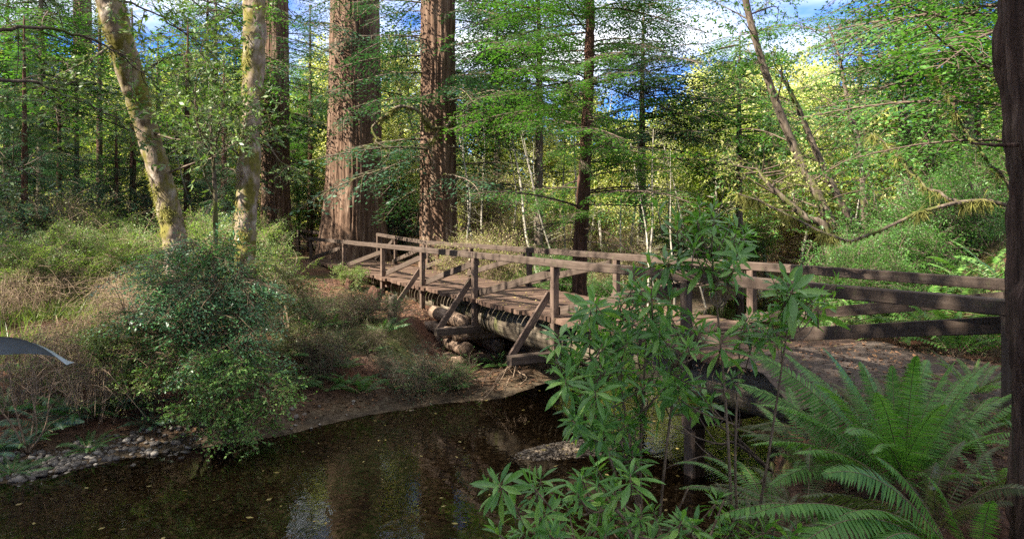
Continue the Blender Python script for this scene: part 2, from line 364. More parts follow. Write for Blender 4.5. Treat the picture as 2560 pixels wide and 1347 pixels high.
g = MB(); g.add(np.stack([GXX.ravel(), GYY.ravel(), GZZ], 1), np.stack([ii, ii + 1, ii + nx + 1, ii + nx], 1))
tag(g.build('ground', M['ground']), kind='structure')
w = MB(); w.add([(-60, -14, -1.8), (56, -14, -1.8), (56, 62, -1.8), (-60, 62, -1.8)], np.array([[0, 1, 2, 3]]))
tag(w.build('water', M['water'], smooth=False), kind='structure')
# ------------------------------------------------------------------ footbridge (local x runs away along the deck, local y to the creek side nearest us)
BO = np.array([.8, 12.1, 0]); BA = atan2(.88, -.476); BR = rotz(BA)
def bw(p): return BR @ np.asarray(p, float) + BO
# trodden path leaving the right end of the bridge
us = np.linspace(-16, -4.1, 70); ws = np.linspace(-2.75, .25, 16); pv = []
for a in us:
    for b in ws:
        q = bw((a, b + .12 * sin(a * 2.1), 0)); k = float(sstep(-6.4, -4.9, a)); pv.append((q[0], q[1], (gz(q[0], q[1]) + .03) * (1 - k) + k * (.026 + .02 * sin(a * 5 + b * 3)) - .045 * abs((b + 1.25) / 1.5) ** 4 - .03 * max(0, a + 4.4) / .3))
ii = (np.arange(69)[:, None] * 16 + np.arange(15)[None]).ravel()
tag(MB().add(pv, np.stack([ii, ii + 1, ii + 17, ii + 16], 1)).build('path', M['path']), kind='structure')

TS = [0]
def timber_mesh(Ln, w, h, mat, wob=.006, chips=True):
    """a sawn, slightly worn timber along local x, chamfered"""
    TS[0] += 1; s = TS[0] * 7.3; n = max(3, int(Ln / .22)); c = min(w, h) * .1
    pr = [(-w / 2 + c, -h / 2), (w / 2 - c, -h / 2), (w / 2, -h / 2 + c), (w / 2, h / 2 - c), (w / 2 - c, h / 2), (-w / 2 + c, h / 2), (-w / 2, h / 2 - c), (-w / 2, -h / 2 + c)]
    xs = np.linspace(-Ln / 2, Ln / 2, n); k = len(pr); P = np.array(pr)
    V = np.zeros((n, k, 3)); V[..., 0] = xs[:, None]; V[..., 1] = P[None, :, 0]; V[..., 2] = P[None, :, 1]
    jj = np.arange(k)[None] * 1.7
    V[..., 1] += wob * noise3(xs[:, None] * 3 + s, jj, s) + wob * noise3(xs[:, None] * .7 + s, 3.3, s)
    V[..., 2] += wob * noise3(xs[:, None] * 3 - s, jj, s + 9) + wob * 1.3 * noise3(xs[:, None] * .7 - s, 8.3, s)
    V[0, :, 0] += .012 * noise3(jj[0], s, 0); V[-1, :, 0] += .012 * noise3(jj[0], s, 4)
    i = np.arange(n - 1)[:, None] * k; j = np.arange(k)[None]; q = (j + 1) % k
    mb = MB(); mb.add(V.reshape(-1, 3), [np.stack([i + j, i + k + j, i + k + q, i + q], -1).reshape(-1, 4), np.arange(k)[None], np.arange(k)[::-1][None] + (n - 1) * k])
    return mb.mesh('timber', mat, smooth=False)
def timber(name, p0, p1, w, h, mat, parent):
    p0 = mathutils.Vector(p0); p1 = mathutils.Vector(p1); d = p1 - p0
    o = link(name, timber_mesh(d.length, w, h, mat), parent, (p0 + p1) / 2)
    if abs(d.normalized().z) > .97: o.rotation_euler = d.to_track_quat('X', 'Y').to_euler()
    else:
        y = mathutils.Vector((0, 0, 1)).cross(d).normalized(); x = d.normalized(); z = x.cross(y)
        o.rotation_euler = mathutils.Matrix((x, y, z)).transposed().to_euler()
    return o
br = thing('footbridge', 'long weathered timber footbridge with diagonal braced railings crossing the creek', 'bridge', BO, BA)
# deck of cross planks, ragged ends
rg = RNG(5); pm = MB(); t = -4.75
while t < 21.5:
    wd = rg.uniform(.19, .25); y0 = -2.52 + rg.normal(0, .03); y1 = .13 + rg.normal(0, .045); z = rg.normal(0, .006); a = rg.normal(0, .006)
    n = 7; ys = np.linspace(y0, y1, n); th = .09; c = .01
    V = []
    for k, yy in enumerate(ys):
        sag = .008 * noise3(t * 3, yy * 2, 1) + a * (yy + 1.2) * .3; e = rg.normal(0, .004)
        for (dx, dz) in ((0, -th), (wd, -th), (wd + e, -c), (wd - c, 0), (c, 0), (0, -c)):
            V.append((t + dx + a * yy, yy, z + dz + float(sag)))
    i = np.arange(n - 1)[:, None] * 6; j = np.arange(6)[None]; q = (j + 1) % 6
    pm.add(V, [np.stack([i + j, i + q, i + 6 + q, i + 6 + j], -1).reshape(-1, 4), np.arange(6)[::-1][None], np.arange(6)[None] + (n - 1) * 6])
    t += wd + rg.uniform(.008, .02)
pm.build('deck', M['plank'], br, smooth=False)
RT = 1.04; RH = .14
nearp = [-7.3, -3.38, 0, 3.4, 6.7, 10.2, 15.0, 21.0]
farp = [-6.2, -2.3, 1.4, 5.2, 8.9, 12.6, 16.3, 18.7]
def frz(t): return RT + (.2 * (t - 12.6) / 6 if t > 12.6 else 0)
yN, yF = .03, -2.43
for i, t in enumerate(nearp):
    low = -.62 if t in (0, 3.4, 6.7) else (-1.35 if t in (10.2, 15.0) else (gz(*bw((t, yN, 0))[:2]) - .15 if t < -4 else -.3))
    timber('post', (t, yN, low), (t, yN, RT - RH), .125, .125, M['rail_pale'] if i in (2, 3, 4, 5, 6) else M['rail'], br)
for t in farp:
    low = gz(*bw((t, yF, 0))[:2]) - .15 if t < -4 else -.25
    timber('post', (t, yF, low), (t, yF, frz(t) - RH), .125, .125, M['rail_pale'], br)
for a, b in ((-10.2, -3.38), (-3.38, 3.4), (3.4, 10.2), (10.2, 15.0), (15.0, 21.2)):
    timber('handrail', (a + .004, yN, RT - RH / 2), (b - .004, yN, RT - RH / 2), .11, RH, M['rail'], br)
for a, b in ((-9.8, -2.3), (-2.3, 5.2), (5.2, 12.6), (12.6, 18.85)):
    timber('handrail', (a + .004, yF, frz(a) - RH / 2), (b - .004, yF, frz(b) - RH / 2), .11, RH, M['rail'], br)
for P, y, s in ((nearp, yN - .11, 0), (farp, yF + .11, 1)):
    for a, b in zip(P[:-1], P[1:]):                     # each brace climbs from the foot of the farther post to the top of the nearer one
        timber('brace', (b, y, .1), (a + .06, y, (frz(a) if s else RT) - RH - .08), .06, .15, M['rail'], br)
for t in (0, 3.4, 6.7):
    o = .85
    timber('outrigger', (t, -.08, -.7), (t, o + .12, -.7), .16, .17, M['rail'], br)
    timber('outrigger_brace', (t + .13, o, -.66), (t + .13, yN + .02, .42), .06, .13, M['rail_pale'], br)
for y, r0, nm in ((-.62, .5, 'stringer_log'), (-1.85, .48, 'stringer_log')):
    mb = MB(); xs = np.linspace(-6.6, 10.6, 90); r = np.interp(xs, [-6.6, -3, 0, 10.6], [r0 * .68, r0 * .78, r0 * .84, r0 * .6])
    tube(mb, np.stack([xs, np.full(90, y) + .05 * np.sin(xs * .6), -.1 - r * 1.01], 1), r, 28, rough=.13, rf=2.2, seed=y)
    mb.build(nm, M['log'], br)
for y in (-.3, -1.2, -2.1): timber('beam', (10.5, y, -.24), (21.2, y, -.24), .2, .28, M['rail_pale'], br)
timber('bearer', (10.45, -2.6, -.9), (10.45, .7, -.9), .22, .24, M['rail'], br)
timber('bearer', (15.0, -2.6, -.5), (15.0, .4, -.5), .2, .22, M['rail'], br)
for x, y, z in ((10.45, .3, -1.02), (10.45, -2.2, -1.02)):
    p = bw((x, y, 0)); timber('support_post', (x, y, gz(p[0], p[1]) - .2), (x, y, z), .2, .2, M['rail_pale'], br)
# dark bent under the right end
timber('bearer', (-3.3, -2.3, -1.02), (-3.3, -.05, -1.02), .22, .22, M['rail'], br)
for y in (-.2, -2.1): timber('support_post', (-3.3, y, -2.3), (-3.3, y, -1.14), .22, .22, M['rail'], br)
# log crib that carries the far end of the stringers
cr = thing('log_crib', 'sunlit stack of short crossed logs under the far end of the bridge stringers', 'log crib', bw((4.6, 0, -1.9)), BA)
rg = RNG(8); z = 0
for lay in range(5):
    r = .15 + rg.uniform(-.02, .02); z += r
    if lay % 2 == 0: specs = [((-.95 + rg.normal(0, .05), y, z), (1.15 + rg.normal(0, .08), y + rg.normal(0, .05), z)) for y in (.12, -.75, -1.6, -2.3)]
    else: specs = [((x, -2.6 + rg.normal(0, .08), z), (x + rg.normal(0, .05), .38 + rg.normal(0, .1), z)) for x in (-.75, -.25, .3, .85)]
    for a, b in specs:
        mb = MB(); m = (np.array(a) + np.array(b)) / 2
        tube(mb, np.array([a, b]) - m, [r * rg.uniform(.85, 1.05)] * 2, 14, n=9, rough=.16, rf=4, seed=rg.uniform(0, 99)); mb.build('crib_log', M['crib'], cr, m)
    z += r * .92
def stump(name, label, p0, p1, r0, r1, mat, seed, cat='post'):
    p0, p1 = np.array(p0), np.array(p1); mb = MB(); tube(mb, [np.zeros(3), (p1 - p0) * .5, p1 - p0], [r0, (r0 + r1) / 2, r1], 16, n=16, rough=.18, rf=5, seed=seed)
    V = mb.V[0]; k = len(V) - 2 - 16; V[k:k + 16, 2] += .12 * noise3(np.arange(16) * 1.3, seed, 0)
    return tag(mb.build(name, mat, None, p0), label, cat)
stump('broken_post', 'upright weathered broken post on the dirt slope under the bridge', PX(980, 880, 15.6), PX(982, 742, 15.6), .13, .1, M['bark_grey'], 3)
stump('leaning_stump', 'thick leaning round stump left of the broken post under the bridge', PX(916, 830, 17.6), PX(940, 724, 17.9), .22, .2, M['bark_red2'], 5, 'stump')
stump('broken_post', 'short dark round support left of the leaning stump under the bridge', PX(868, 775, 22), PX(876, 700, 22), .17, .15, M['bark_red2'], 6)
# rail fence of the trail behind the big redwood
tf = thing('trail_fence', 'dark low trail rail fence seen left of the biggest redwood', 'fence', (0, 0, 0))
a, b = PX(818, 584, 34), PX(742, 577, 36.5)
timber('handrail', a, b, .1, .14, M['rail'], tf); timber('brace', a + [-.2, 0, -.85], b + [0, 0, -.1], .06, .14, M['rail'], tf)
for p in (a + (b - a) * .04, b - (b - a) * .04): timber('post', (p[0], p[1], -.3), (p[0], p[1], p[2] - .07), .12, .12, M['rail'], tf)

# ------------------------------------------------------------------ foliage templates
def conifer_limb(seed, Ln=3.0, leaf=.05, gap=.14, droop=.22, tw=.34, sub=.085, dead=.0):
    """one flat drooping limb along +x: wood (mat 0) and leaflets (mat 1)"""
    r = RNG(seed); mb = MB(); u = np.linspace(0, 1, 9)
    P = np.stack([Ln * u, .12 * Ln * np.sin(u * 3 + seed) * u, Ln * (.10 * u - droop * u ** 2)], 1)
    tube(mb, P, np.linspace(.018, .004, 9) * Ln / 3 * 1.6, 5, 0)
    LP, LD, LN, LL = [], [], [], []
    k = int(Ln / gap)
    for i in range(k):
        t = .08 + .92 * (i + r.random() * .6) / k
        if r.random() < dead: continue
        p = np.array([np.interp(t, u, P[:, j]) for j in range(3)]); s = 1 if i % 2 else -1
        l = Ln * tw * (1.05 - t) ** .7 * (.55 + .45 * min(1, t * 4)) * r.uniform(.7, 1.15)
        a = radians(r.uniform(42, 66)) * s; d = np.array([cos(a), sin(a), r.uniform(-.15, .08)])
        m = 5; v = np.linspace(0, 1, m); dr = r.uniform(.15, .45)
        Q = p + d * l * v[:, None] + np.stack([0 * v, 0 * v, -dr * l * v ** 2], 1)
        tube(mb, Q, np.linspace(.006, .002, m) * (Ln / 3 + .3), 3, 0, cap=False)
        ns = max(3, int(l / sub))
        for q in range(ns):
            tt = .12 + .88 * (q + .5) / ns; pp = np.array([np.interp(tt, v, Q[:, j]) for j in range(3)])
            b = a + radians(r.uniform(35, 60)) * (1 if q % 2 else -1); ll = l * .42 * (1.1 - tt) ** .6 * r.uniform(.6, 1.1) + leaf
            dd = np.array([cos(b), sin(b), -.35 + r.normal(0, .3)]); dd /= np.linalg.norm(dd)
            nl = max(2, int(ll / (leaf * .62))); w_ = np.linspace(.1, 1, nl)
            for z_ in range(nl):
                c = b + radians(r.uniform(25, 50)) * (1 if z_ % 2 else -1)
                LP.append(pp + dd * ll * w_[z_] + [0, 0, -.3 * ll * w_[z_] ** 2]); LD.append([cos(c), sin(c), r.normal(-.15, .22)]); LN.append([r.normal(0, .3), r.normal(0, .3), 1]); LL.append(leaf * r.uniform(.75, 1.3))
    LD = nrm(np.array(LD)); rhomb(mb, np.array(LP), LD, nrm(np.array(LN)), np.array(LL), np.array(LL) * .5, 1)
    return mb
def leafy_twig(seed, Ln=.8, leaf=.09, wd=.55, n=26, droop=.2, side=3, thick=.006):
    """a forked twig along +x with broad leaves"""
    r = RNG(seed); mb = MB(); u = np.linspace(0, 1, 5)
    P = np.stack([Ln * u, .1 * Ln * np.sin(u * 4 + seed), -droop * Ln * u ** 2], 1); tube(mb, P, np.linspace(thick, thick * .4, 5), 3, 0, cap=False)
    st = [(P, Ln)]
    for i in range(side):
        t = (i + .6) / (side + .4); p = np.array([np.interp(t, u, P[:, j]) for j in range(3)]); a = radians(r.uniform(30, 60)) * (1 if i % 2 else -1)
        l = Ln * .5 * r.uniform(.7, 1.2); Q = p + np.array([cos(a), sin(a), r.uniform(-.2, .3)]) * l * u[:, None]; tube(mb, Q, np.linspace(thick * .6, thick * .3, 5), 3, 0, cap=False); st.append((Q, l))
    LP, LD, LN, LL = [], [], [], []
    for i in range(n):
        Q, l = st[r.integers(len(st))]; t = r.uniform(.15, 1) ** .8; p = np.array([np.interp(t, u, Q[:, j]) for j in range(3)])
        LP.append(p); LD.append(nrm(nrm(Q[-1] - Q[0]) + r.normal(0, .65, 3) + [0, 0, -.2])); LN.append(r.normal(0, .5, 3) + [0, 0, 1]); LL.append(leaf * r.uniform(.6, 1.2))
    rhomb(mb, np.array(LP), np.array(LD), nrm(np.array(LN)), np.array(LL), np.array(LL) * wd, 1)
    return mb
def place_many(mb, tmpl, n, P, D, r, sc=1.0, up=None, roll=.4):
    """copy templates at points P pointing along D"""
    Mx = frames(np.asarray(D, float), up, r.normal(0, roll, n)); S = np.ones(n) * sc; ch = r.integers(0, len(tmpl), n)
    for k, tm in enumerate(tmpl):
        w_ = np.where(ch == k)[0]
        if not len(w_): continue
        V = np.vstack(tm.V); m = len(V)
        VV = inst(V, Mx[w_], np.asarray(P)[w_], S[w_])
        base = mb.n
        for f, mt in tm.Fc: mb.Fc.append((tile(f, m, len(w_)) + base, mt))
        mb.V.append(VV); mb.n += len(VV)
LIMB = [conifer_limb(i, 3.0, .11, .15, .2 + .05 * i, .4, .12) for i in range(3)]
LIMBF = [conifer_limb(10 + i, 3.0, .075, .12, .16 + .06 * i, .38, .085) for i in range(3)]
LIMBC = [conifer_limb(20 + i, 3.0, .15, .3, .25, .36, .22) for i in range(2)]
LIMBT = [conifer_limb(30 + i, 3.0, .07, .2, .3, .3, .14, dead=.35) for i in range(2)]
SPRAY = [conifer_limb(40 + i, .8, .05, .085, .25, .42, .065) for i in range(3)]
ALD = [leafy_twig(i, 1.1, .13, .7, 30) for i in range(3)]
ALDN = [leafy_twig(5 + i, .9, .085, .65, 34) for i in range(3)]
HUCK = [leafy_twig(9 + i, .5, .05, .6, 46, .25, 5, .003) for i in range(4)]
OAK = [leafy_twig(15 + i, .7, .12, .38, 20, .2, 3, .005) for i in range(3)]
BRU = [leafy_twig(18 + i, .8, .055, .5, 22, .1, 5, .005) for i in range(3)]
# ------------------------------------------------------------------ tree builders
def limb_crown(H0, H1, n, L0, L1, tmpl, seed, lean=None, r0=.1, az=None, tilt=0.0, power=1.0, gaps=.0):
    r = RNG(seed); mb = MB(); z = H0 + (H1 - H0) * (np.arange(n) + r.random(n) * .8) / n
    a = r.uniform(0, 2 * pi, n) if az is None else r.uniform(az[0], az[1], n)
    f = (z - H0) / (H1 - H0); Ln = (L0 + (L1 - L0) * f ** power) * r.uniform(.65, 1.2, n)
    keep = r.random(n) > gaps; z, a, Ln = z[keep], a[keep], Ln[keep]
    D = np.stack([np.cos(a), np.sin(a), np.full(len(a), tilt) + r.normal(0, .12, len(a))], 1)
    P = np.stack([0 * z, 0 * z, z], 1) + D * [[r0 * .6, r0 * .6, 0]]
    if lean is not None: P[:, 0] += np.interp(z, lean[0], lean[1]); P[:, 1] += np.interp(z, lean[0], lean[2])
    place_many(mb, tmpl, len(z), P, D, r, Ln / 3.0, roll=.25); return mb
def broad_crown(H0, H1, R, n, tmpl, seed, lean=(0, 0), flat=1.0, limbs=10, sc=1.0, up=.35):
    """skeleton limbs and leafy twigs along their outer parts"""
    r = RNG(seed); mb = MB(); PP, DD = [], []
    for i in range(limbs):
        z0 = H0 + (H1 - H0) * .75 * (i + r.random()) / limbs; a = r.uniform(0, 2 * pi); l = R * r.uniform(.6, 1.15) * (1 - .5 * (z0 - H0) / (H1 - H0))
        e = np.array([cos(a) * l, sin(a) * l, l * r.uniform(.2, .9) * up * 2]); p0 = np.array([lean[0] * z0, lean[1] * z0, z0])
        Q = crom([p0, p0 + e * .5 + r.normal(0, .12, 3) * l, p0 + e], 7); tube(mb, Q, np.linspace(.035, .008, 7) * (H1 / 8), 4, 0, cap=False)
        m = int(n / limbs); t = r.uniform(.25, 1, m) ** .7; q = np.stack([np.interp(t, np.linspace(0, 1, 7), Q[:, j]) for j in range(3)], 1)
        q += r.normal(0, .16, (m, 3)) * l; PP.append(q); DD.append(nrm(e)[None] * .6 + r.normal(0, .7, (m, 3)))
    PP = np.vstack(PP); DD = nrm(np.vstack(DD)); place_many(mb, tmpl, len(PP), PP, DD, r, sc * r.uniform(.7, 1.2, len(PP)), roll=.8); return mb
def trunk_mesh(pts, rad, sides, n, rough, rf, seed, mat, flare=None):
    mb = MB(); tube(mb, pts, rad, sides, n=n, rough=rough, rf=rf, seed=seed); return mb
def redwood_trunk(H, R, seed, sides=200, rings=260, flare=.35, buttress=.1, taper=.35):
    """thick trunk with real vertical bark furrows"""
    z = np.linspace(-.6, H, rings)[:, None]; th = (np.arange(sides) / sides * 2 * pi)[None]
    r = R * (1 - taper * np.clip(z, 0, H) / H) * (1 + flare * np.exp(-np.clip(z + .3, 0, 99) / (1.3 * R)))
    r = r * (1 + buttress * np.sin(th * 5 + seed + .1 * z) * np.exp(-np.clip(z, 0, 99) / (3.5 * R)) + .045 * fbm(np.cos(th) * 1.5 + seed, np.sin(th) * 1.5, z * .08, 2))
    w_ = .35 * fbm(np.cos(th) * 2, np.sin(th) * 2, z * .35 + seed, 2); k = R * 7.5
    a = np.cos(th + w_ * .35 / max(R, .4)) * k; b = np.sin(th + w_ * .35 / max(R, .4)) * k
    f = 1 - np.abs(noise3(a + seed, b, z * .5)) * 1.6; f2 = 1 - np.abs(noise3(a * 2.1, b * 2.1 + seed, z * 1.1)) * 1.5
    r = r + .085 * min(1, R + .3) * f + .03 * f2 + .01 * noise3(a * 3, b * 3, z * 5)
    V = np.stack([r * np.cos(th), r * np.sin(th), z + 0 * th], -1).reshape(-1, 3)
    i = np.arange(rings - 1)[:, None] * sides; j = np.arange(sides)[None]; q = (j + 1) % sides
    mb = MB(); mb.add(V, np.stack([i + j, i + q, i + sides + q, i + sides + j], -1).reshape(-1, 4)); return mb

CR = {}
def tree(name, label, cat, loc, trunk, crown, tmat, cmats, group=None, sc=1.0, rz=0.0, crown_name='crown'):
    o = thing(name, label, cat, loc, rz, group, sc)
    if trunk is not None: (trunk.build('trunk', tmat, o) if isinstance(trunk, MB) else link('trunk', trunk, o))
    if crown is not None: (crown.build(crown_name, cmats, o) if isinstance(crown, MB) else link(crown_name, crown, o))
    return o
# the three big redwoods
def redwood(name, label, px, d, R, H, seed, n, L, cz=(3.5, 22), az=None, **kw):
    x = (px - CX) / F * d; z = gz(x, d); o = thing(name, label, 'redwood tree', (x, d, z))
    redwood_trunk(H, R, seed, **kw).build('trunk', M['bark_red'], o)
    limb_crown(cz[0], cz[1], n, L, L * .6, LIMB, seed, r0=R, tilt=-.05, az=az).build('crown', [M['bark_grey'], M['con_dark']], o); return o
big = redwood('redwood_tree', 'biggest redwood with deeply furrowed reddish bark rising behind the bridge', 888, 32.5, 1.3, 24, 3, 26, 5.0, cz=(6.5, 15.5), rings=380, sides=260)
sec = redwood('redwood_tree', 'second redwood, half as thick, right of the biggest one behind the bridge', 1095, 27.2, .68, 22, 7, 52, 5.0, cz=(3.4, 13), sides=150, flare=.3, taper=.22)
thr = redwood('redwood_tree', 'dark redwood trunk between the upright mossy trunk and the biggest redwood', 690, 37, .72, 24, 11, 34, 5.0, cz=(3, 15), sides=140, flare=.2)
frd = redwood('redwood_tree', 'hazy distant redwood trunk at far left behind the thicket', 206, 44, .6, 20, 15, 60, 6.0, cz=(7, 20), sides=90, rings=120, flare=.1)
# slender dark conifer right of the redwoods, its limbs in flat sprays
def rooted(px, d, off=0): x = (px - CX) / F * d; return np.array([x, d, gz(x, d) - off])
b = rooted(1448, 18.4, .1); P = np.vstack([b, PXa([(1450, 640, 18.4), (1462, 420, 18.4), (1472, 180, 18.4), (1476, 0, 18.4), (1478, -260, 18.4), (1482, -700, 18.4)])]) - b
sl_ = thing('slender_redwood', 'slender young redwood with red-brown trunk and flat spreading sprays beyond the far railing', 'young redwood', b)
tm = MB(); tube(tm, P, [.24, .2, .17, .14, .12, .09, .03], 40, n=150, rough=.2, rf=7, seed=2); tm.build('trunk', M['bark_red2'], sl_)
zz = P[:, 2]; ln = (zz, P[:, 0], P[:, 1])
limb_crown(3.6, 13.5, 84, 3.2, 2.8, LIMBF, 21, ln, .1, tilt=.05).build('crown', [M['twig'], M['con_mid']], sl_)
limb_crown(.9, 4.0, 16, 1.7, 2.2, LIMBT, 22, ln, .1, tilt=-.05).build('lower_limbs', [M['twig'], M['con_mid']], sl_)
# mossy alder trunks at left
def mossy_trunk(label, pts, rad, seed, limbs):
    P = PXa(pts); b = P[0].copy(); z = gz(b[0], b[1]); P = np.vstack([[b[0], b[1], z - .1], P]); rad = [rad[0] * 1.15] + rad; o = thing('mossy_alder', label, 'alder tree', P[0])
    tm = MB(); rad = [q * .9 for q in rad]; tube(tm, P - P[0], rad, 56, n=220, rough=.17, rf=4.5, seed=seed); tm.build('trunk', M['bark_alder'], o)
    r = RNG(seed); C = crom(P - P[0], 200); RR = np.interp(np.linspace(0, 1, 200), np.linspace(0, 1, len(rad)), rad)
    n = 9000; i = r.integers(0, 198, n); th = r.uniform(0, 2 * pi, n); T = nrm(C[i + 1] - C[i]); Sx = nrm(np.cross(T, [0, 1, .01])); B = np.cross(T, Sx)
    out = np.cos(th)[:, None] * Sx + np.sin(th)[:, None] * B; p = C[i] + out * RR[i][:, None]
    w_ = fbm(p[:, 0] * 2.2 + seed, p[:, 1] * 2.2, p[:, 2] * 1.3, 3) + .25 * (-out[:, 0]); k = w_ > .13; p, out = p[k], out[k]
    mb = MB(); rhomb(mb, p, nrm(out * .7 + r.normal(0, .35, out.shape) + [0, 0, -.8]), nrm(out + r.normal(0, .3, out.shape)), r.uniform(.03, .09, len(p)), .02)
    mb.build('moss', M['moss'], o)
    cb = MB()
    for (px0, py0, d0, ex, ey, ed, r0) in limbs:
        a, e = PX(px0, py0, d0) - P[0], PX(ex, ey, ed) - P[0]; m = (a + e) / 2 + r.normal(0, .12, 3) * np.linalg.norm(e - a); Q = crom([a, m, e], 12)
        tube(cb, Q, np.linspace(r0, r0 * .2, 12), 6, 0); m_ = 16; t = r.uniform(.3, 1, m_); q = np.stack([np.interp(t, np.linspace(0, 1, 12), Q[:, j]) for j in range(3)], 1)
        place_many(cb, OAK, m_, q, nrm(nrm(e - a)[None] + r.normal(0, .6, (m_, 3))), r, r.uniform(.5, 1, m_))
    # crown high above the picture
    Tp = C[-1]; mm = 160; q = Tp + r.normal(0, 1, (mm, 3)) * [1.8, 1.8, 1.3] + [0, 0, 1.5]; place_many(cb, ALDN, mm, q, nrm(r.normal(0, 1, (mm, 3))), r, 1.2)
    cb.build('crown', [M['bark_grey'], M['tan_leaf']], o); return o
mossy_trunk('leaning pale trunk blotched with moss at left, tilting up to the left',
            [(440, 640, 14), (425, 540, 14), (398, 430, 13.9), (360, 300, 13.7), (318, 160, 13.3), (290, 60, 13), (262, -60, 12.8), (200, -420, 12.2), (150, -700, 12)],
            [.27, .25, .25, .24, .27, .28, .28, .2, .1], 31, [(370, 330, 13.7, 560, 250, 12.5, .03), (400, 440, 13.9, 600, 330, 13, .03), (330, 200, 13.4, 520, 140, 12.6, .03), (300, 100, 13.3, 120, 200, 12, .03)])
mossy_trunk('upright pale trunk with thick moss just left of the dark redwood',
            [(612, 660, 14.5), (614, 560, 14.5), (622, 420, 14.5), (628, 330, 14.5), (634, 180, 14.5), (636, 60, 14.4), (634, -60, 14.4), (640, -400, 14.2), (650, -800, 14)],
            [.26, .245, .27, .22, .25, .26, .26, .2, .08], 37, [(650, 330, 14.5, 730, 420, 14.2, .025), (610, 400, 14.5, 480, 360, 13.6, .025)])
# charred trunk at the right edge of the picture
ct = thing('charred_trunk', 'dark charred trunk standing close by at the right edge of the picture', 'tree', (0, 0, 0))
P = PXa([(2786, 1500, 3.3), (2766, 1250, 3.3), (2761, 1000, 3.3), (2761, 760, 3.3), (2756, 520, 3.3), (2741, 250, 3.3), (2731, 0, 3.3), (2721, -500, 3.3), (2706, -3000, 3.3)]); P[0][2] = gz(P[0][0], P[0][1]) - .1
ct.location = tuple(P[0]); z = np.linspace(0, 1, 420); C = crom(P - P[0], 420); th = np.arange(120) / 120 * 2 * pi
r = np.interp(z, np.linspace(0, 1, 9), [.4, .35, .34, .345, .35, .365, .36, .34, .2])[:, None] * (1 + .05 * fbm(np.cos(th)[None] * 2, np.sin(th)[None] * 2, C[:, 2:3] * .8, 3))
k1 = 1 - np.abs(noise3(np.cos(th)[None] * 5, np.sin(th)[None] * 5, C[:, 2:3] * 1.6)) * 1.5; r = r + .024 * k1 + .012 * noise3(np.cos(th)[None] * 13, np.sin(th)[None] * 13, C[:, 2:3] * 7)
r = r + .03 * sstep(.05, .45, noise3(np.cos(th)[None] * 4, np.sin(th)[None] * 4, C[:, 2:3] * 2.2 + 9))
V = np.stack([C[:, 0:1] + r * np.cos(th), C[:, 1:2] + r * np.sin(th), C[:, 2:3] + 0 * r], -1).reshape(-1, 3)
i = np.arange(419)[:, None] * 120; j = np.arange(120)[None]; q = (j + 1) % 120
MB().add(V, np.stack([i + j, i + q, i + 120 + q, i + 120 + j], -1).reshape(-1, 4)).build('trunk', M['bark_burnt'], ct)
a = PX(2545, 362, 3.25); e = PX(2428, 358, 3.15); mb = MB(); tube(mb, np.array([a, (a + e) / 2 + [0, 0, -.006], e]) - P[0], [.011, .008, .005], 8, n=10, rough=.1, rf=30); mb.build('dead_stub', M['bark_burnt'], ct)
# leaning and upright trunks at right, behind the bridge
def simple_tree(name, label, cat, pts, rad, tmat, cmats, seed, crown=None, group=None, d0=None, rough=.12):
    P = PXa(pts); b = P[0].copy(); z = gz(b[0], b[1])
    if P[0][2] > z: P = np.vstack([[b[0] + (P[0][0] - P[1][0]) * .3, b[1], z - .1], P]); rad = [rad[0] * 1.1] + list(rad)
    o = thing(name, label, cat, P[0]); tm = MB(); tube(tm, P - P[0], rad, 18, n=60, rough=rough, rf=4, seed=seed); tm.build('trunk', tmat, o)
    C = crom(P - P[0], 40)
    if crown: crown(C, np.interp(np.linspace(0, 1, 40), np.linspace(0, 1, len(rad)), rad)).build('crown', cmats, o)
    return o
def along(tmpl, n, seed, t0=.3, t1=1.0, L=2.2, tilt=.0, az=None):
    def f(C, R):
        r = RNG(seed); mb = MB(); t = r.uniform(t0, t1, n); p = np.stack([np.interp(t, np.linspace(0, 1, 40), C[:, j]) for j in range(3)], 1)
        a = r.uniform(0, 2 * pi, n) if az is None else r.uniform(az[0], az[1], n); D = np.stack([np.cos(a), np.sin(a), tilt + r.normal(0, .15, n)], 1)
        place_many(mb, tmpl, n, p, D, r, L / 3 * r.uniform(.6, 1.2, n) * (1.15 - .5 * t), roll=.3); return mb
    return f
def leafy(n, seed, t0=.25, spread=1.3, tm=None, sc=1.0):
    def f(C, R):
        r = RNG(seed); mb = MB(); k = 16; PP, DD = [], []
        for i in range(k):
            t = r.uniform(t0, 1); p = np.array([np.interp(t, np.linspace(0, 1, 40), C[:, j]) for j in range(3)]); a = r.uniform(0, 2 * pi); l = spread * r.uniform(.6, 1.5)
            e = p + np.array([cos(a) * l, sin(a) * l, l * r.uniform(.1, .7)]); Q = crom([p, (p + e) / 2 + r.normal(0, .1, 3) * l, e], 8); tube(mb, Q, np.linspace(.022, .005, 8), 4, 0, cap=False)
            m = n // k; tt = r.uniform(.25, 1, m); PP.append(np.stack([np.interp(tt, np.linspace(0, 1, 8), Q[:, j]) for j in range(3)], 1) + r.normal(0, .18, (m, 3)) * l); DD.append(nrm(e - p)[None] * .7 + r.normal(0, .6, (m, 3)))
        PP, DD = np.vstack(PP), nrm(np.vstack(DD)); place_many(mb, tm or ALDN, len(PP), PP, DD, r, sc * r.uniform(.6, 1.15, len(PP)), roll=.7); return mb
    return f
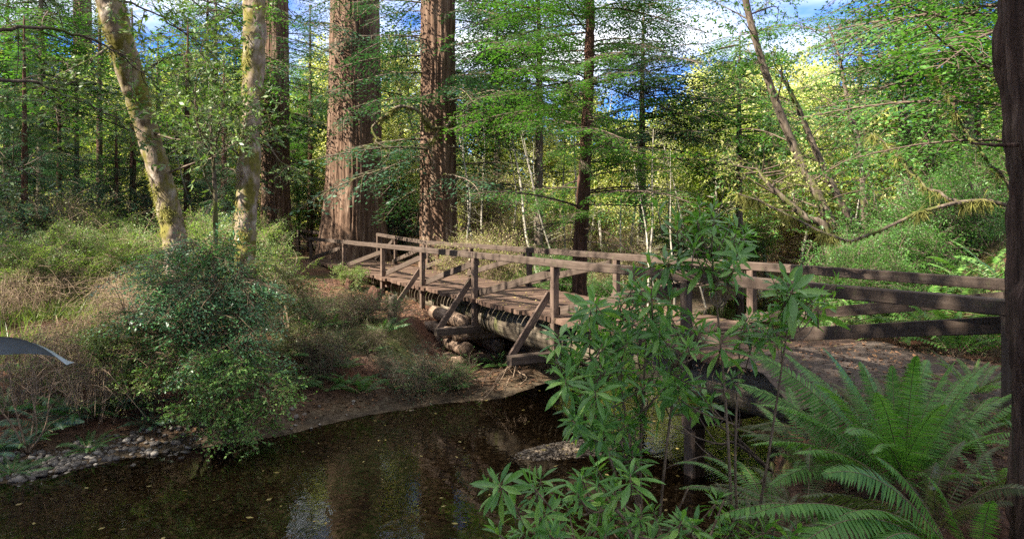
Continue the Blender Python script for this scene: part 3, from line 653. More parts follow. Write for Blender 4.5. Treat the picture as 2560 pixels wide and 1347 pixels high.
simple_tree('leaning_tree', 'long thin trunk leaning left across the sky right of the slender redwood', 'leaning tree', [(2105, 640, 17), (2060, 520, 17), (1990, 380, 17), (1920, 200, 16.8), (1868, 20, 16.5), (1840, -160, 16.2)], [.13, .12, .11, .09, .08, .05], M['bark_grey'], [M['twig'], M['con_mid']], 41, leafy(330, 41, .2, 1.5, OAK, .9))
simple_tree('leaning_tree', 'lower thin trunk leaning left, right beside the longer leaning trunk', 'leaning tree', [(2180, 640, 18.5), (2110, 520, 18.5), (2050, 400, 18.5), (1990, 260, 18.4), (1950, 180, 18.2)], [.11, .1, .09, .07, .03], M['bark_grey'], [M['twig'], M['con_mid']], 42, leafy(300, 42, .15, 1.3, OAK, .9))
simple_tree('leaning_tree', 'mossy low trunk slanting steeply left above the bridge rail at right', 'leaning tree', [(2070, 600, 16), (2010, 540, 16), (1930, 470, 16.1), (1890, 420, 16.2)], [.1, .08, .06, .02], M['bark_grey'], [M['twig'], M['brush']], 43, leafy(90, 43, .3, 1.0, OAK, .8))
simple_tree('conifer_tree', 'upright mossy trunk against the bright wood at upper right, the left of two', 'conifer', [(2272, 600, 22), (2268, 420, 22), (2256, 240, 22), (2246, 60, 22), (2242, -200, 22), (2240, -500, 22)], [.2, .18, .16, .14, .1, .05], M['bark_grey'], [M['twig'], M['con_mid']], 44, along(LIMB, 42, 44, .3, 1, 3.0, -.05))
simple_tree('conifer_tree', 'upright brown trunk at upper right, the right of two', 'conifer', [(2318, 600, 24), (2320, 420, 24), (2325, 240, 24), (2330, 60, 24), (2334, -200, 24), (2338, -520, 24)], [.24, .2, .18, .16, .12, .06], M['bark_grey'], [M['twig'], M['alder']], 45, along(LIMB, 40, 45, .3, 1, 3.2, -.05))
simple_tree('bare_tree', 'thin forked tree with sparse twigs against the white sky at upper right', 'tree', [(2160, 560, 21), (2150, 380, 21), (2120, 260, 21), (2100, 150, 21), (2070, 60, 21)], [.09, .08, .06, .04, .02], M['bark_grey'], [M['twig'], M['con_mid']], 46, leafy(50, 46, .4, 1.4, OAK, .8))

# ------------------------------------------------------------------ labelling of repeats: ordinal counted from a landmark
LAND = [(0, 'the left picture edge'), (430, 'the leaning mossy trunk'), (625, 'the upright mossy trunk'), (890, 'the biggest redwood'), (1095, 'the second redwood'), (1460, 'the slender redwood'), (2000, 'the long leaning trunk'), (2325, 'the right upright trunk')]
ORD = ['first', 'second', 'third', 'fourth', 'fifth', 'sixth', 'seventh', 'eighth', 'ninth', 'tenth', 'eleventh', 'twelfth', 'thirteenth', 'fourteenth', 'fifteenth', 'sixteenth', 'seventeenth', 'eighteenth', 'nineteenth', 'twentieth'] + ['twenty-' + q for q in ('first', 'second', 'third', 'fourth', 'fifth', 'sixth', 'seventh', 'eighth', 'ninth')]
def auto_label(lst, desc, cat, group, rel='rightward from'):
    """lst of (object, px)"""
    lst = sorted(lst, key=lambda q: q[1]); cnt = {}
    for o, px in lst:
        k = max([i for i, (x, n) in enumerate(LAND) if x <= px] or [0]); cnt[k] = cnt.get(k, 0) + 1
        tag(o, '%s %s %s %s' % (ORD[min(cnt[k] - 1, 28)], desc, rel, LAND[k][1]), cat, group)
def copies(meshes, names, name, spots, desc, cat, group, variants=4):
    """meshes: list of [trunk, crown] mesh pairs; spots: (x, y, scale, rot, variant)"""
    out = []
    for (x, y, s, rz, v) in spots:
        o = link(name, None, None, (x, y, gz(x, y) - .03), (0, 0, rz), s)
        for nm, me in zip(names, meshes[v % len(meshes)]):
            if me is not None: link(nm, me, o)
        out.append((o, to_px((x, y, 0))[0]))
    auto_label(out, desc, cat, group); return out
# ------------------------------------------------------------------ sunlit wood beyond the creek
rg = RNG(77)
def alder_proto(seed, H, tmats, cm, R=2.0, n=420, tw=ALD, H0=.3, bend=.25, r0=.11, sc=1.0):
    r = RNG(seed); P = [np.array([0, 0, -.2])]
    lx, ly = r.normal(0, bend), r.normal(0, bend)
    for k in range(1, 6): P.append(np.array([lx * k + r.normal(0, .12), ly * k + r.normal(0, .12), H * .95 * k / 5]))
    tm = MB(); tube(tm, P, np.linspace(r0, .02, 6), 8, n=20, rough=.08); cb = broad_crown(H * H0, H, R, n, tw, seed + 100, (lx * 5 / H, ly * 5 / H), limbs=16, sc=sc)
    return [tm.mesh('trunk', tmats), cb.mesh('crown', [M['bark_pale'], cm])]
ap = [alder_proto(60 + i, 11 + i * .8, M['bark_pale'], M[['alder', 'alder_far'][i % 2]], 2.4, 480, sc=1.15, H0=.22) for i in range(4)]
spots = []
for i in range(64):
    px = 60 + 2450 * (i + rg.random() * .9) / 46 if i < 46 else rg.uniform(1650, 2480); d = rg.uniform(34, 62) ; x = (px - CX) / F * d
    if inside(np.array([x]), np.array([d]), POLY)[0]: x += 6
    sc = .95 + .42 * (d - 34) / 28 + rg.uniform(-.08, .12)
    if 1250 < px < 1750: sc *= .82
    if px > 1850: sc *= 1.05
    spots.append((x, d, sc, rg.uniform(0, 6), i))
copies(ap, ['trunk', 'crown'], 'alder_tree', spots, 'slim yellow-green alder', 'alder tree', 'slim alders in the sunlit wood beyond the bridge', 4)
# pale bare stems (thin trunks catching the sun)
bp = []
for i in range(4):
    r = RNG(200 + i); tm = MB(); lx = r.normal(0, .14); P = np.array([[lx * k * 2.0 + r.normal(0, .07), r.normal(0, .1), k * 1.9 - .2] for k in range(5)]); tube(tm, P, [.048, .043, .036, .024, .01], 8, n=24, rough=.12)
    C = crom(P, 40); cb = along(BRU, 26, 210 + i, .25, 1, 3.2, .5)(C, None); bp.append([tm.mesh('trunk', M['bark_pale']), cb.mesh('crown', [M['bark_pale'], M['brush']])])
spots = []
for i in range(38):
    px = rg.choice([rg.uniform(1150, 1720), rg.uniform(1150, 2350), rg.uniform(480, 600)], p=[.6, .32, .08]); d = rg.uniform(24, 40); x = (px - CX) / F * d
    if inside(np.array([x]), np.array([d]), POLY)[0]: x -= 3.5 if px < 1800 else -4
    spots.append((x, d, rg.uniform(.8, 1.2), rg.uniform(0, 6), i))
copies(bp, ['trunk', 'crown'], 'bare_alder', spots, 'thin pale bare stem', 'alder tree', 'thin pale bare stems in the sunlit wood')
# far-off wood closing the view
r = RNG(300); mb = MB(); n = 5200; a = r.uniform(-.95, .95, n); d = r.uniform(66, 110, n); x = a * d; z0 = ground_z(x, d)
hh = (3.0 + 9.5 * (.5 + .5 * fbm(x * .11, d * .05, 2, 3)) * (1.0 + .25 * sstep(5, 40, x) + .3 * sstep(-10, -50, x))) * (d / 75)
P = np.stack([x, d, z0 + hh * r.random(n) ** .75], 1); place_many(mb, ALD, n, P, nrm(r.normal(0, 1, (n, 3)) + [0, 0, .3]), r, r.uniform(2.2, 3.8, n), roll=1)
tag(mb.build('far_wood', [M['bark_pale'], M['alder_far']]), 'far sunlit yellow-green wood closing the view', 'wood', kind='stuff')
# dark conifers at left and between the trunks
r = RNG(310)
def con_proto(seed, H, mat, n=60, L=2.6, tmpl=LIMB, low=.8):
    tm = MB(); tube(tm, [[0, 0, -.2], [.05, 0, H * .5], [0, 0, H]], [.17, .12, .03], 10, n=24, rough=.12); cb = limb_crown(low, H, n, L, .5, tmpl, seed, r0=.08, tilt=-.1)
    return [tm.mesh('trunk', M['bark_red2']), cb.mesh('crown', [M['twig'], mat])]
cp = [con_proto(320, 12, M['con_blue'], 150, 3.2), con_proto(321, 10, M['con_dark'], 130, 2.9), con_proto(322, 13, M['con_mid'], 95, 2.8)]
spots = []
for i, (px, d, s, v) in enumerate([(-20, 25, 1.0, 0), (60, 21, .7, 0), (20, 28, 1.0, 0), (105, 27, .9, 0), (190, 30, .8, 0), (290, 25, .6, 1), (70, 30, 1.0, 0), (150, 24, .62, 0), (250, 34, 1.1, 2), (330, 28, .9, 0), (395, 36, 1.2, 1), (470, 27, 1.0, 1), (520, 34, 1.1, 2), (560, 24, .8, 1), (590, 46, 1.2, 0), (745, 44, 1.0, 1), (775, 42, 1.2, 2), (1000, 39, 1.1, 1), (1010, 34, .55, 1), (1240, 44, .9, 2), (1790, 42, .9, 2), (2150, 34, .85, 1), (2440, 22, .95, 2), (2390, 30, 1.1, 2)]):
    spots.append(((px - CX) / F * d, d, s, r.uniform(0, 6), v))
copies(cp, ['trunk', 'crown'], 'conifer_tree', spots, 'dense blue-green drooping conifer', 'conifer', 'conifers filling the gaps between the trunks')
# tall overhanging conifers whose hanging sprays close the top of the view
r = RNG(311); tp = []
for i in range(3):
    tm = MB(); tube(tm, [[0, 0, -.2], [.1, 0, 8], [0, 0, 13.8]], [.2, .14, .03], 12, n=40, rough=.12); cb = limb_crown(6.6, 13.8, 78, 4.5, 3.4, LIMB, 340 + i, r0=.1, tilt=.0); tp.append([tm.mesh('trunk', M['bark_grey']), cb.mesh('crown', [M['twig'], M[['con_mid', 'con_dark', 'con_mid'][i]]])])
spots = [((px - CX) / F * d, d, s, r.uniform(0, 6), i) for i, (px, d, s) in enumerate([(1345, 27, .95), (1610, 30, .95), (1850, 31, .9), (2150, 36, 1.1), (2420, 20, .9), (540, 33, 1.0), (100, 24, .85), (1240, 42, 1.2), (775, 46, .95)])]
copies(tp, ['trunk', 'crown'], 'tall_conifer', spots, 'tall thin conifer with hanging boughs', 'conifer', 'tall thin conifers whose boughs close the top of the view')
# brush: arching stems with small leaves
def brush_mesh(seed, H=1.3, R=.9, ns=60, leafn=4, smat=None, lmat=None, tm=BRU, sc=.7, thick=.006, arch=.8):
    r = RNG(seed); mb = MB(); PP, DD = [], []
    for i in range(ns):
        a = r.uniform(0, 2 * pi); rr = R * r.uniform(.2, 1); h = H * r.uniform(.5, 1.1); b = np.array([cos(a), sin(a), 0]) * R * .3 * r.random()
        k = b + np.array([cos(a) * rr * .45, sin(a) * rr * .45, h]); e = b + np.array([cos(a + r.normal(0, .5)) * rr * 1.4, sin(a + r.normal(0, .5)) * rr * 1.4, h * r.uniform(1 - arch, 1.05)])
        Q = crom([b - [0, 0, .1], (b + k) / 2 + r.normal(0, .05, 3), k, e], 9); tube(mb, Q, np.linspace(thick, thick * .35, 9), 3, 0, cap=False)
        for q in range(3):
            t = r.uniform(.3, .95); p = np.array([np.interp(t, np.linspace(0, 1, 9), Q[:, j]) for j in range(3)]); ee = p + r.normal(0, 1, 3) * [.2, .2, .14]; tube(mb, np.array([p, (p + ee) / 2 + r.normal(0, .02, 3), ee]), [thick * .5, thick * .4, thick * .2], 3, 0, cap=False)
        if leafn:
            t = r.uniform(.35, 1, leafn); PP.append(np.stack([np.interp(t, np.linspace(0, 1, 9), Q[:, j]) for j in range(3)], 1)); DD.append(nrm(r.normal(0, 1, (leafn, 3)) + [0, 0, .3]))
    if leafn: PP, DD = np.vstack(PP), np.vstack(DD); place_many(mb, tm, len(PP), PP, DD, r, sc * r.uniform(.6, 1.2, len(PP)), roll=.8)
    return mb.mesh('foliage', [smat or M['twig_tan'], lmat or M['brush']])
def bushes(name, protos, spots, desc, cat, group, part='foliage'):
    return copies([[p] for p in protos], [part], name, spots, desc, cat, group)
tang = [brush_mesh(400 + i, 1.15, 1.1, 85, 1, thick=.0075, sc=.45) for i in range(3)]
spots = []
r = RNG(401)
for i in range(24):
    d = 9.6 + 10 * (i + r.random()) / 24; px = r.uniform(-40, 420); x = (px - CX) / F * d
    if d < 10.6 and px > 120: continue
    spots.append((x, d, r.uniform(.75, 1.05), r.uniform(0, 6), i))
bushes('bramble_thicket', tang, spots, 'dry tan bramble tangle', 'brambles', 'dry bramble tangles on the left bank')
gb = [brush_mesh(410 + i, 1.5, 1.0, 55, 7, lmat=M['brush'], sc=.8) for i in range(3)]
spots = []
for i in range(40):
    d = r.uniform(21, 36); px = [r.uniform(1150, 1880), r.uniform(1000, 2450), r.uniform(0, 560)][i % 3]; x = (px - CX) / F * d
    if ground_z(x, d)[0] < -1.4: continue
    spots.append((x, d, r.uniform(.8, 1.6), r.uniform(0, 6), i))
for i in range(30):
    d = r.uniform(38, 62); px = r.uniform(100, 2500); x = (px - CX) / F * d
    if ground_z(x, d)[0] > -1.4: spots.append((x, d, r.uniform(1.8, 2.8), r.uniform(0, 6), i))
for px, d, s_ in ((1960, 50, 2.8), (2010, 54, 3), (2060, 51, 2.8), (2110, 53, 3), (2150, 50, 2.6), (2040, 58, 3.2), (1900, 50, 2.6)): spots.append(((px - CX) / F * d, d, s_, px, px))
bushes('bush', gb, spots, 'low straw and green bush', 'bush', 'low sunlit bushes in the background')
lb = [brush_mesh(420 + i, 1.3, .8, 40, 9, lmat=M['con_lit'], tm=SPRAY, sc=.75) for i in range(2)]
spots = [((px - CX) / F * d, d, s, r.uniform(0, 6), i) for i, (px, d, s) in enumerate([(620, 15.5, 1.1), (590, 14.6, .85), (645, 17, .7), (600, 18, 1.4), (560, 18, 1.4), (480, 17, 1.2), (500, 20, 1.5), (330, 19, 1.3), (640, 24, 1.3), (180, 19.5, 1.3), (60, 17, 1.2), (270, 22, 1.4)])]
bushes('sprout_bush', lb, spots, 'fresh yellow-green sprouting bush', 'bush', 'fresh sprouting bushes between the left trunks')
# dark lush bushes on the right bank beyond the railing
db = [brush_mesh(430 + i, 1.5, .95, 42, 9, M['twig'], M['con_mid'], SPRAY, .9) for i in range(3)]
spots = [((px - CX) / F * d, d, s, r.uniform(0, 6), i) for i, (px, d, s) in enumerate([(2060, 13.5, .8), (2130, 12, .8), (2200, 11, .7), (2260, 12.5, .9), (2400, 13.5, 1.0), (2160, 15, 1.0), (2250, 16, 1.1), (2340, 15, 1.1), (2450, 15.5, 1.2)])]
bushes('dark_bush', db, spots, 'dark green bush on the raised bank', 'bush', 'dark bushes on the raised right bank')
spots = [((px - CX) / F * d, d, s, r.uniform(0, 6), i) for i, (px, d, s) in enumerate([(1330, 20.5, .55), (1500, 21, .8), (1580, 22, .9), (1650, 23, 1.1), (1720, 24, 1.2), (1800, 26, 1.2), (1880, 33, 2.0), (1930, 36, 2.2), (2000, 38, 2.3), (2060, 36, 2.0), (1840, 38, 2.0), (2110, 33, 1.8), (1560, 19.5, .6), (1400, 24, 1.0), (1860, 30, 1.6), (1970, 34, 2), (1700, 31, 1.6)]) if ground_z((px - CX) / F * d, d)[0] > -1.6]
bushes('green_bush', db, spots, 'green bush just beyond the far railing', 'bush', 'green bushes just beyond the far railing')
# shade canopy: unseen trees added left of and behind the viewer for foreground shade
can = [alder_proto(500 + i, 17, M['bark_grey'], M['tan_leaf'], 5.6, 620, OAK, .32, .1, .2, 2.6) for i in range(2)]
spots = [(-7.5, .5, .95, 0, 0), (-11.5, -1.5, 1.0, 1, 1), (-11.2, 5.6, .8, 4, 0), (-7.5, -5, 1.0, 2, 1), (-2.5, -5, .9, 3, 0), (-13, -5, 1.0, 4, 1), (3, -6, .9, 1.5, 0), (-23, 2, 1.1, 2.5, 1), (-24, 16, .8, .6, 0), (-20, -8, 1.1, 3.3, 1), (-28, 10, 1.0, 2, 0)]
for i, (x, y, s, rz, v) in enumerate(spots):
    o = link('added_shade_tree', None, None, (x, y, gz(x, y)), (0, 0, rz), s)
    for nm, me in zip(['trunk', 'crown'], can[v]): link(nm, me, o)
    tag(o, '%s unseen broad crown added to shade the creek from outside the picture' % ORD[i], 'tree', 'unseen shade trees added beside and behind the viewer')
# ------------------------------------------------------------------ ferns
def frond(base, tip, arch, wid, seed, n=38, side=None, twist=0.0, fold=.25, taper=.55, thick=.0035, curl=.0):
    """arched rachis with paired toothed pinnae; returns MB in world-relative coordinates"""
    r = RNG(seed); base, tip = np.asarray(base, float), np.asarray(tip, float); Ln = np.linalg.norm(tip - base); mid = base * .45 + tip * .55 + [0, 0, arch]
    t = np.linspace(0, 1, 24)[:, None]; C = (1 - t) ** 2 * base + 2 * t * (1 - t) * mid + t ** 2 * tip
    mb = MB(); tube(mb, C, np.linspace(thick, thick * .3, 24), 4, 0, cap=False)
    u = np.linspace(.13, .995, n); P = np.stack([np.interp(u, t[:, 0], C[:, j]) for j in range(3)], 1); T = nrm(np.stack([np.interp(u, t[:, 0], np.gradient(C[:, j])) for j in range(3)], 1))
    S = nrm(np.cross(T, [0, 0, 1.0] + r.normal(0, .02, 3))); N = np.cross(S, T)
    tw = twist + .25 * np.sin(u * 3 + seed); S, N = S * np.cos(tw)[:, None] + N * np.sin(tw)[:, None], N * np.cos(tw)[:, None] - S * np.sin(tw)[:, None]
    prof = wid * np.minimum(1, (u + .02) * 4.2) * (1 - u ** 2.6 * .93) ** .8; pw = Ln / n * .8
    for sg in (-1, 1):
        d = nrm(S * sg + T * (.28 + .5 * u[:, None] ** 3) - N * fold + r.normal(0, .06, (n, 3))); l = (prof * r.uniform(.86, 1.08, n))[:, None]
        w_ = nrm(T - d * (T * d).sum(1, keepdims=True)); dr = np.array([0, 0, -.18]) * l
        V = np.stack([P - w_ * pw * .28, P + w_ * pw * .42, P + d * l * .5 + w_ * pw * .36 + dr * .25, P + d * l * .5 - w_ * pw * .34 + dr * .25, P + d * l + T * l * .06 + dr], 1).reshape(-1, 3)
        k = np.arange(n)[:, None] * 5; mb.add(V, [k + np.array([[0, 1, 2, 3]]), k + np.array([[3, 2, 4]])], 1)
    return mb
def fern(name, label, base, tips, seed, wid=.085, mat='fern', arch=.3, n=38, group=None):
    base = np.asarray(base, float); o = thing(name, label, 'fern', base, 0, group); r = RNG(seed)
    for i, tp in enumerate(tips):
        e = np.asarray(tp, float) - base; L_ = np.linalg.norm(e)
        frond(np.array([r.normal(0, .03), r.normal(0, .03), 0]), e, arch * L_ * r.uniform(.7, 1.3), wid * r.uniform(.85, 1.15) * min(1.2, L_), seed * 50 + i, n, twist=r.normal(0, .3)).build('frond', [M['stem_brown'], M[mat] if r.random() > .12 else M['fern_dull']], o)
    return o
def rnd_tips(base, n, Ln, seed, up=.55, az=None):
    r = RNG(seed); out = []
    for i in range(n):
        a = (2 * pi * (i + r.random() * .7) / n) if az is None else r.uniform(*az); l = Ln * r.uniform(.7, 1.12); k = r.uniform(.1, up)
        out.append(np.asarray(base) + [cos(a) * l * (1 - k * .5), sin(a) * l * (1 - k * .5), l * k])
    return out
def gp(px, d, dz=0): x = (px - CX) / F * d; return np.array([x, d, gz(x, d) + dz])
b = gp(2260, 4.4, .02)
fern('sword_fern', 'largest sword fern, tall arching fronds in the middle of the right bank', b, [PX(*p) for p in [(1880, 880, 5.0), (1990, 905, 5.0), (2090, 905, 4.9), (2150, 905, 4.7), (2230, 915, 4.5), (2385, 905, 4.6), (2470, 905, 4.5), (2440, 930, 4.9), (2320, 900, 4.9), (1900, 1010, 4.6), (1880, 1110, 4.4), (1930, 1210, 4.0), (2510, 1080, 4.2), (2500, 1200, 3.9), (2040, 960, 4.2), (2190, 980, 3.9), (2360, 1010, 3.8), (2120, 1080, 3.7), (1960, 880, 4.7), (2060, 870, 4.4), (2290, 890, 4.2), (2420, 980, 4.1), (2180, 1130, 3.6), (1850, 960, 4.8), (2540, 980, 4.5), (1990, 1130, 4.0)]], 1, .125, n=54, arch=.22)
b = gp(2440, 3.15, .02)
fern('sword_fern', 'bright sword fern in the bottom right corner with broad fronds reaching left', b, [PX(*p) for p in [(2060, 1185, 2.9), (2190, 1140, 3.1), (1790, 1290, 2.8), (1880, 1285, 2.65), (2000, 1240, 2.9), (2320, 1190, 3.2), (1960, 1400, 2.5), (2480, 1250, 2.9), (2150, 1420, 2.45), (2080, 1300, 2.7)]], 2, .125, n=46, arch=.28)
b = gp(2060, 5.3, .02)
fern('sword_fern', 'olive sword fern at the water edge left of the largest fern', b, rnd_tips(b, 15, .85, 3, .5), 3, .08, 'fern_dull', n=40)
b = gp(1930, 4.6, 0)
fern('sword_fern', 'low sprawling sword fern between the rhododendron and the largest fern', b, rnd_tips(b, 13, .75, 4, .35), 4, .085, n=40)
b = gp(2480, 5.6, 0)
fern('sword_fern', 'sword fern beside the charred trunk below the railing', b, rnd_tips(b, 14, .8, 5, .7), 5, .08, n=40)
b = gp(2180, 3.3, 0)
fern('sword_fern', 'small fern at the bottom edge left of the corner fern', b, rnd_tips(b, 11, .6, 6, .4), 6, .08, 'fern_dull', n=36)
lst = []
for i, (px, d, L_, sm) in enumerate([(2010, 3.9, .7, 'fern_dull'), (2120, 4.6, .85, 'fern'), (2380, 5.0, .9, 'fern'), (2200, 5.6, .85, 'fern_dull'), (2330, 3.7, .75, 'fern_dull'), (2500, 4.3, .85, 'fern'), (1960, 5.6, .7, 'fern'), (2100, 6.4, .6, 'fern_dull'), (2300, 6.0, .7, 'fern_dull'), (1900, 3.4, .6, 'fern_dull'), (2440, 6.6, .7, 'fern'), (1985, 6.6, .65, 'fern'), (2020, 4.9, .75, 'fern'), (1960, 7.4, .55, 'fern_dull')]):
    b = gp(px, d, .0); lst.append((fern('sword_fern', 'x', b, rnd_tips(b, 14, L_, 120 + i, .6), 120 + i, .085, sm, n=36), px))
auto_label(lst, 'smaller fern among the big ones', 'fern', 'smaller ferns filling the right bank')
lst = []
for i, (px, d, L_) in enumerate([(2420, 9.4, 1.5), (2330, 10, 1.5), (2500, 8.6, 1.4), (2390, 8.6, 1.2), (2470, 10.3, 1.6), (2280, 11.2, 1.4), (2250, 9.6, 1.0), (2450, 11.2, 1.3), (2160, 10.4, 1.0), (2540, 10.2, 1.2), (2360, 12, 1.3), (2090, 11.6, 1.0)]):
    b = gp(px, d, .02); lst.append((fern('bank_fern', 'x', b, rnd_tips(b, 15, L_, 20 + i, .75), 20 + i, .1, 'fern', n=30), px))
auto_label(sorted(lst, key=lambda q: q[1]), 'lush fern beyond the railing', 'fern', 'lush ferns on the raised bank beyond the railing')
# left bank ferns, seen small: single meshes
def small_fern(seed, n, Ln, wid, up, nn=16):
    r = RNG(seed); mb = MB()
    for k, tp in enumerate(rnd_tips(np.zeros(3), n, Ln, seed, up)): mb.merge(frond(np.zeros(3), tp, .2 * Ln * r.uniform(.5, 1.3), wid, seed * 31 + k, nn, twist=r.normal(0, .3), thick=.004))
    return mb
SF = [small_fern(70, 11, .62, .075, .75), small_fern(71, 9, .55, .07, .6), small_fern(72, 13, .8, .09, .55, 22)]
M['fern_bank'] = leaf_mat('bank_fern_fronds', [(.03, .09, .025), (.055, .15, .035), (.09, .2, .05)], .4); SFm = [m.mesh('fronds', [M['stem_brown'], M['fern_bank']]) for m in SF]; SFd = SF[2].mesh('fronds', [M['stem_brown'], M['con_blue']])
lst = []; r = RNG(73)
for i, (px, d, s, v) in enumerate([(850, 13.6, .85, 0), (905, 12.9, 1.0, 1), (835, 15.2, 1.0, 1), (960, 15.0, .95, 0), (1085, 13.9, 1.15, 2), (770, 13.5, .8, 1), (1010, 14.0, .7, 0), (790, 14.8, .9, 2), (740, 12.6, .8, 2), (700, 14.4, .9, 1), (930, 14.3, .7, 1), (860, 17, .8, 0), (1170, 14.6, .7, 1), (1250, 15.3, .7, 2), (815, 12.8, .9, 1), (870, 13.1, .8, 2), (760, 15.5, 1.0, 0), (1040, 13.4, .8, 0), (1130, 13.6, .7, 2), (985, 13.3, .8, 1), (720, 13.4, 1.0, 2), (650, 12.3, .9, 0), (900, 16, .8, 2), (800, 16.5, .9, 1)]):
    p = gp(px, d); o = link('bank_fern', SFm[v], None, p, (0, 0, r.uniform(0, 6)), s * 1.3); lst.append((o, px))
auto_label(lst, 'small sword fern on the dirt bank', 'fern', 'small sword ferns on the dirt bank under the bridge')
lst = []
for i, (px, d, s) in enumerate([(60, 9.9, .9), (120, 10.4, 1.2), (200, 10.8, 1.3), (260, 11.0, 1.1), (20, 10.9, 1.2), (330, 11.2, .9), (150, 11.8, 1.3), (280, 12.3, 1.2), (70, 12.4, 1.3), (370, 10.8, .7), (220, 10.1, .7), (-20, 9.6, 1.0), (30, 9.2, .7)]):
    p = gp(px, d); o = link('waterside_fern', [SFd, SFm[2]][i % 2 == 0 and 1 or 0], None, p, (0, 0, r.uniform(0, 6)), s); lst.append((o, px))
auto_label(lst, 'lacy fern above the left gravel', 'fern', 'lacy ferns above the gravel edge at lower left')
# ------------------------------------------------------------------ big green bush overhanging the water, left of centre
def blob_bush(name, label, root, blobs, tm, seed, mats, per=260, sc=1.0, droop=-.35, shell=.75):
    root = np.asarray(root, float); o = thing(name, label, 'bush', root); r = RNG(seed); sb = MB(); fb = MB()
    for (px, py, d, rad) in blobs:
        c = PX(px, py, d) - root; Q = crom([[0, 0, -.1], c * .5 + r.normal(0, .12, 3) + [0, .1, .15], c], 14); tube(sb, Q, np.linspace(.035, .008, 14), 6, 0)
        m = int(per * rad ** 2); nc = 11; cv = nrm(r.normal(0, 1, (nc, 3))); cc = cv * rad * r.uniform(.55, 1.15, (nc, 1)) * [1, .8, .85]; ci = r.integers(0, nc, m); dv = nrm(cv[ci] + r.normal(0, .3, (m, 3)))
        P = c + cc[ci] + r.normal(0, .2, (m, 3)) * rad * [1, 1, .45]; D = nrm(dv * [1, 1, .35] + r.normal(0, .25, (m, 3)) + [0, -.15, droop * .8]); place_many(fb, tm, m, P - D * .25, D, r, sc * r.uniform(.6, 1.2, m), roll=.28)
        for q in range(10):
            e = c + nrm(r.normal(0, 1, 3)) * rad * .8; tube(sb, crom([c * .75, (c + e) / 2 + r.normal(0, .05, 3), e], 7), np.linspace(.01, .003, 7), 4, 0)
    sb.build('stem', M['stem_brown'], o); fb.build('foliage', mats, o); return o
root = gp(560, 11.6)
blob_bush('evergreen_bush', 'large dense dark green bush in front of the mossy trunks, left of centre', root, [(540, 690, 11.2, .62), (470, 740, 11, .55), (600, 760, 11.2, .62), (440, 830, 10.9, .5), (550, 850, 10.9, .65), (620, 830, 11, .45), (400, 700, 11.6, .45), (500, 640, 11.5, .45), (600, 650, 11.6, .4), (370, 800, 11.2, .4), (590, 900, 10.8, .4)], SPRAY, 80, [M['stem_brown'], M['con_bush']], 170, 1.0)
blob_bush('huckleberry_bush', 'bright green bush hanging low over the water below the large dark bush', root + [0, -.5, -.1], [(500, 950, 10.5, .42), (590, 930, 10.4, .5), (660, 980, 10.3, .42), (560, 1020, 10.2, .42), (640, 1040, 10.1, .36), (480, 1030, 10.3, .3), (700, 1000, 10.3, .28), (540, 1080, 10.0, .2), (430, 900, 10.7, .35)], HUCK, 81, [M['stem_brown'], M['huck']], 260, .95)
blob_bush('huckleberry_bush', 'small bright yellow-green bush at the left foot of the large dark bush', gp(310, 11.4), [(290, 850, 10.9, .38), (240, 870, 10.7, .3), (340, 880, 10.8, .34), (380, 950, 10.6, .3), (330, 960, 10.6, .25)], HUCK, 82, [M['stem_brown'], M['con_lit']], 380, .75)
blob_bush('huckleberry_bush', 'little bright bush hanging beside the far left posts of the bridge', bw((13.5, .5, -.9)), [(890, 690, 22, .42), (860, 680, 22.4, .3)], HUCK, 83, [M['stem_brown'], M['con_lit']], 500, .9)
blob_bush('evergreen_bush', 'dim twiggy bush on the bank between the green bush and the bridge', gp(730, 13.8), [(700, 800, 13.6, .6), (730, 740, 14, .5), (680, 700, 14, .5), (740, 860, 13.3, .4), (660, 900, 12.6, .4)], HUCK, 84, [M['stem_brown'], M['fern_dull']], 260, .8)
# ------------------------------------------------------------------ rhododendrons
def rh_leaf():
    t = np.linspace(0, 1, 7); w_ = np.array([.12, .45, .8, 1, .95, .6, .02]) * .5; V = []
    for a, b in zip(t, w_): V += [(a, -b * .24, .07 * b), (a, 0, -.03 * b), (a, b * .24, .07 * b)]
    V = np.array(V); V[:, 2] -= .22 * V[:, 0] ** 2
    i = (np.arange(6) * 3)[:, None]; F_ = np.vstack([i + np.array([[0, 1, 4, 3]]), i + np.array([[1, 2, 5, 4]])]); return V, F_
RV, RF = rh_leaf()
def whorl(seed, n=12, Ln=.15, open_=.2):
    r = RNG(seed); mb = MB(); a = np.arange(n) * 2.4 + r.normal(0, .2, n); el = np.linspace(open_ + .85, open_ - .65, n) + r.normal(0, .15, n)
    D = np.stack([np.cos(a) * np.cos(el), np.sin(a) * np.cos(el), np.sin(el)], 1); P = np.stack([0 * a, 0 * a, np.linspace(.02, -.05, n)], 1); L_ = Ln * r.uniform(.7, 1.12, n) * np.linspace(.75, 1.1, n)
    Mx = frames(D, roll=r.normal(0, .25, n)); mb.add(inst(RV, Mx, P + D * .012, L_), tile(RF, len(RV), n), 1)
    tube(mb, [[0, 0, -.12], [0, 0, .02]], [.004, .003], 5, 0); return mb
WH = [whorl(90 + i, [14, 12, 16, 10, 14, 9][i], [.15, .13, .17, .11, .14, .1][i], [.1, .3, 0, .5, .2, .7][i]).mesh('leaf_cluster', [M['stem_brown'], M['rhodo']]) for i in range(6)]
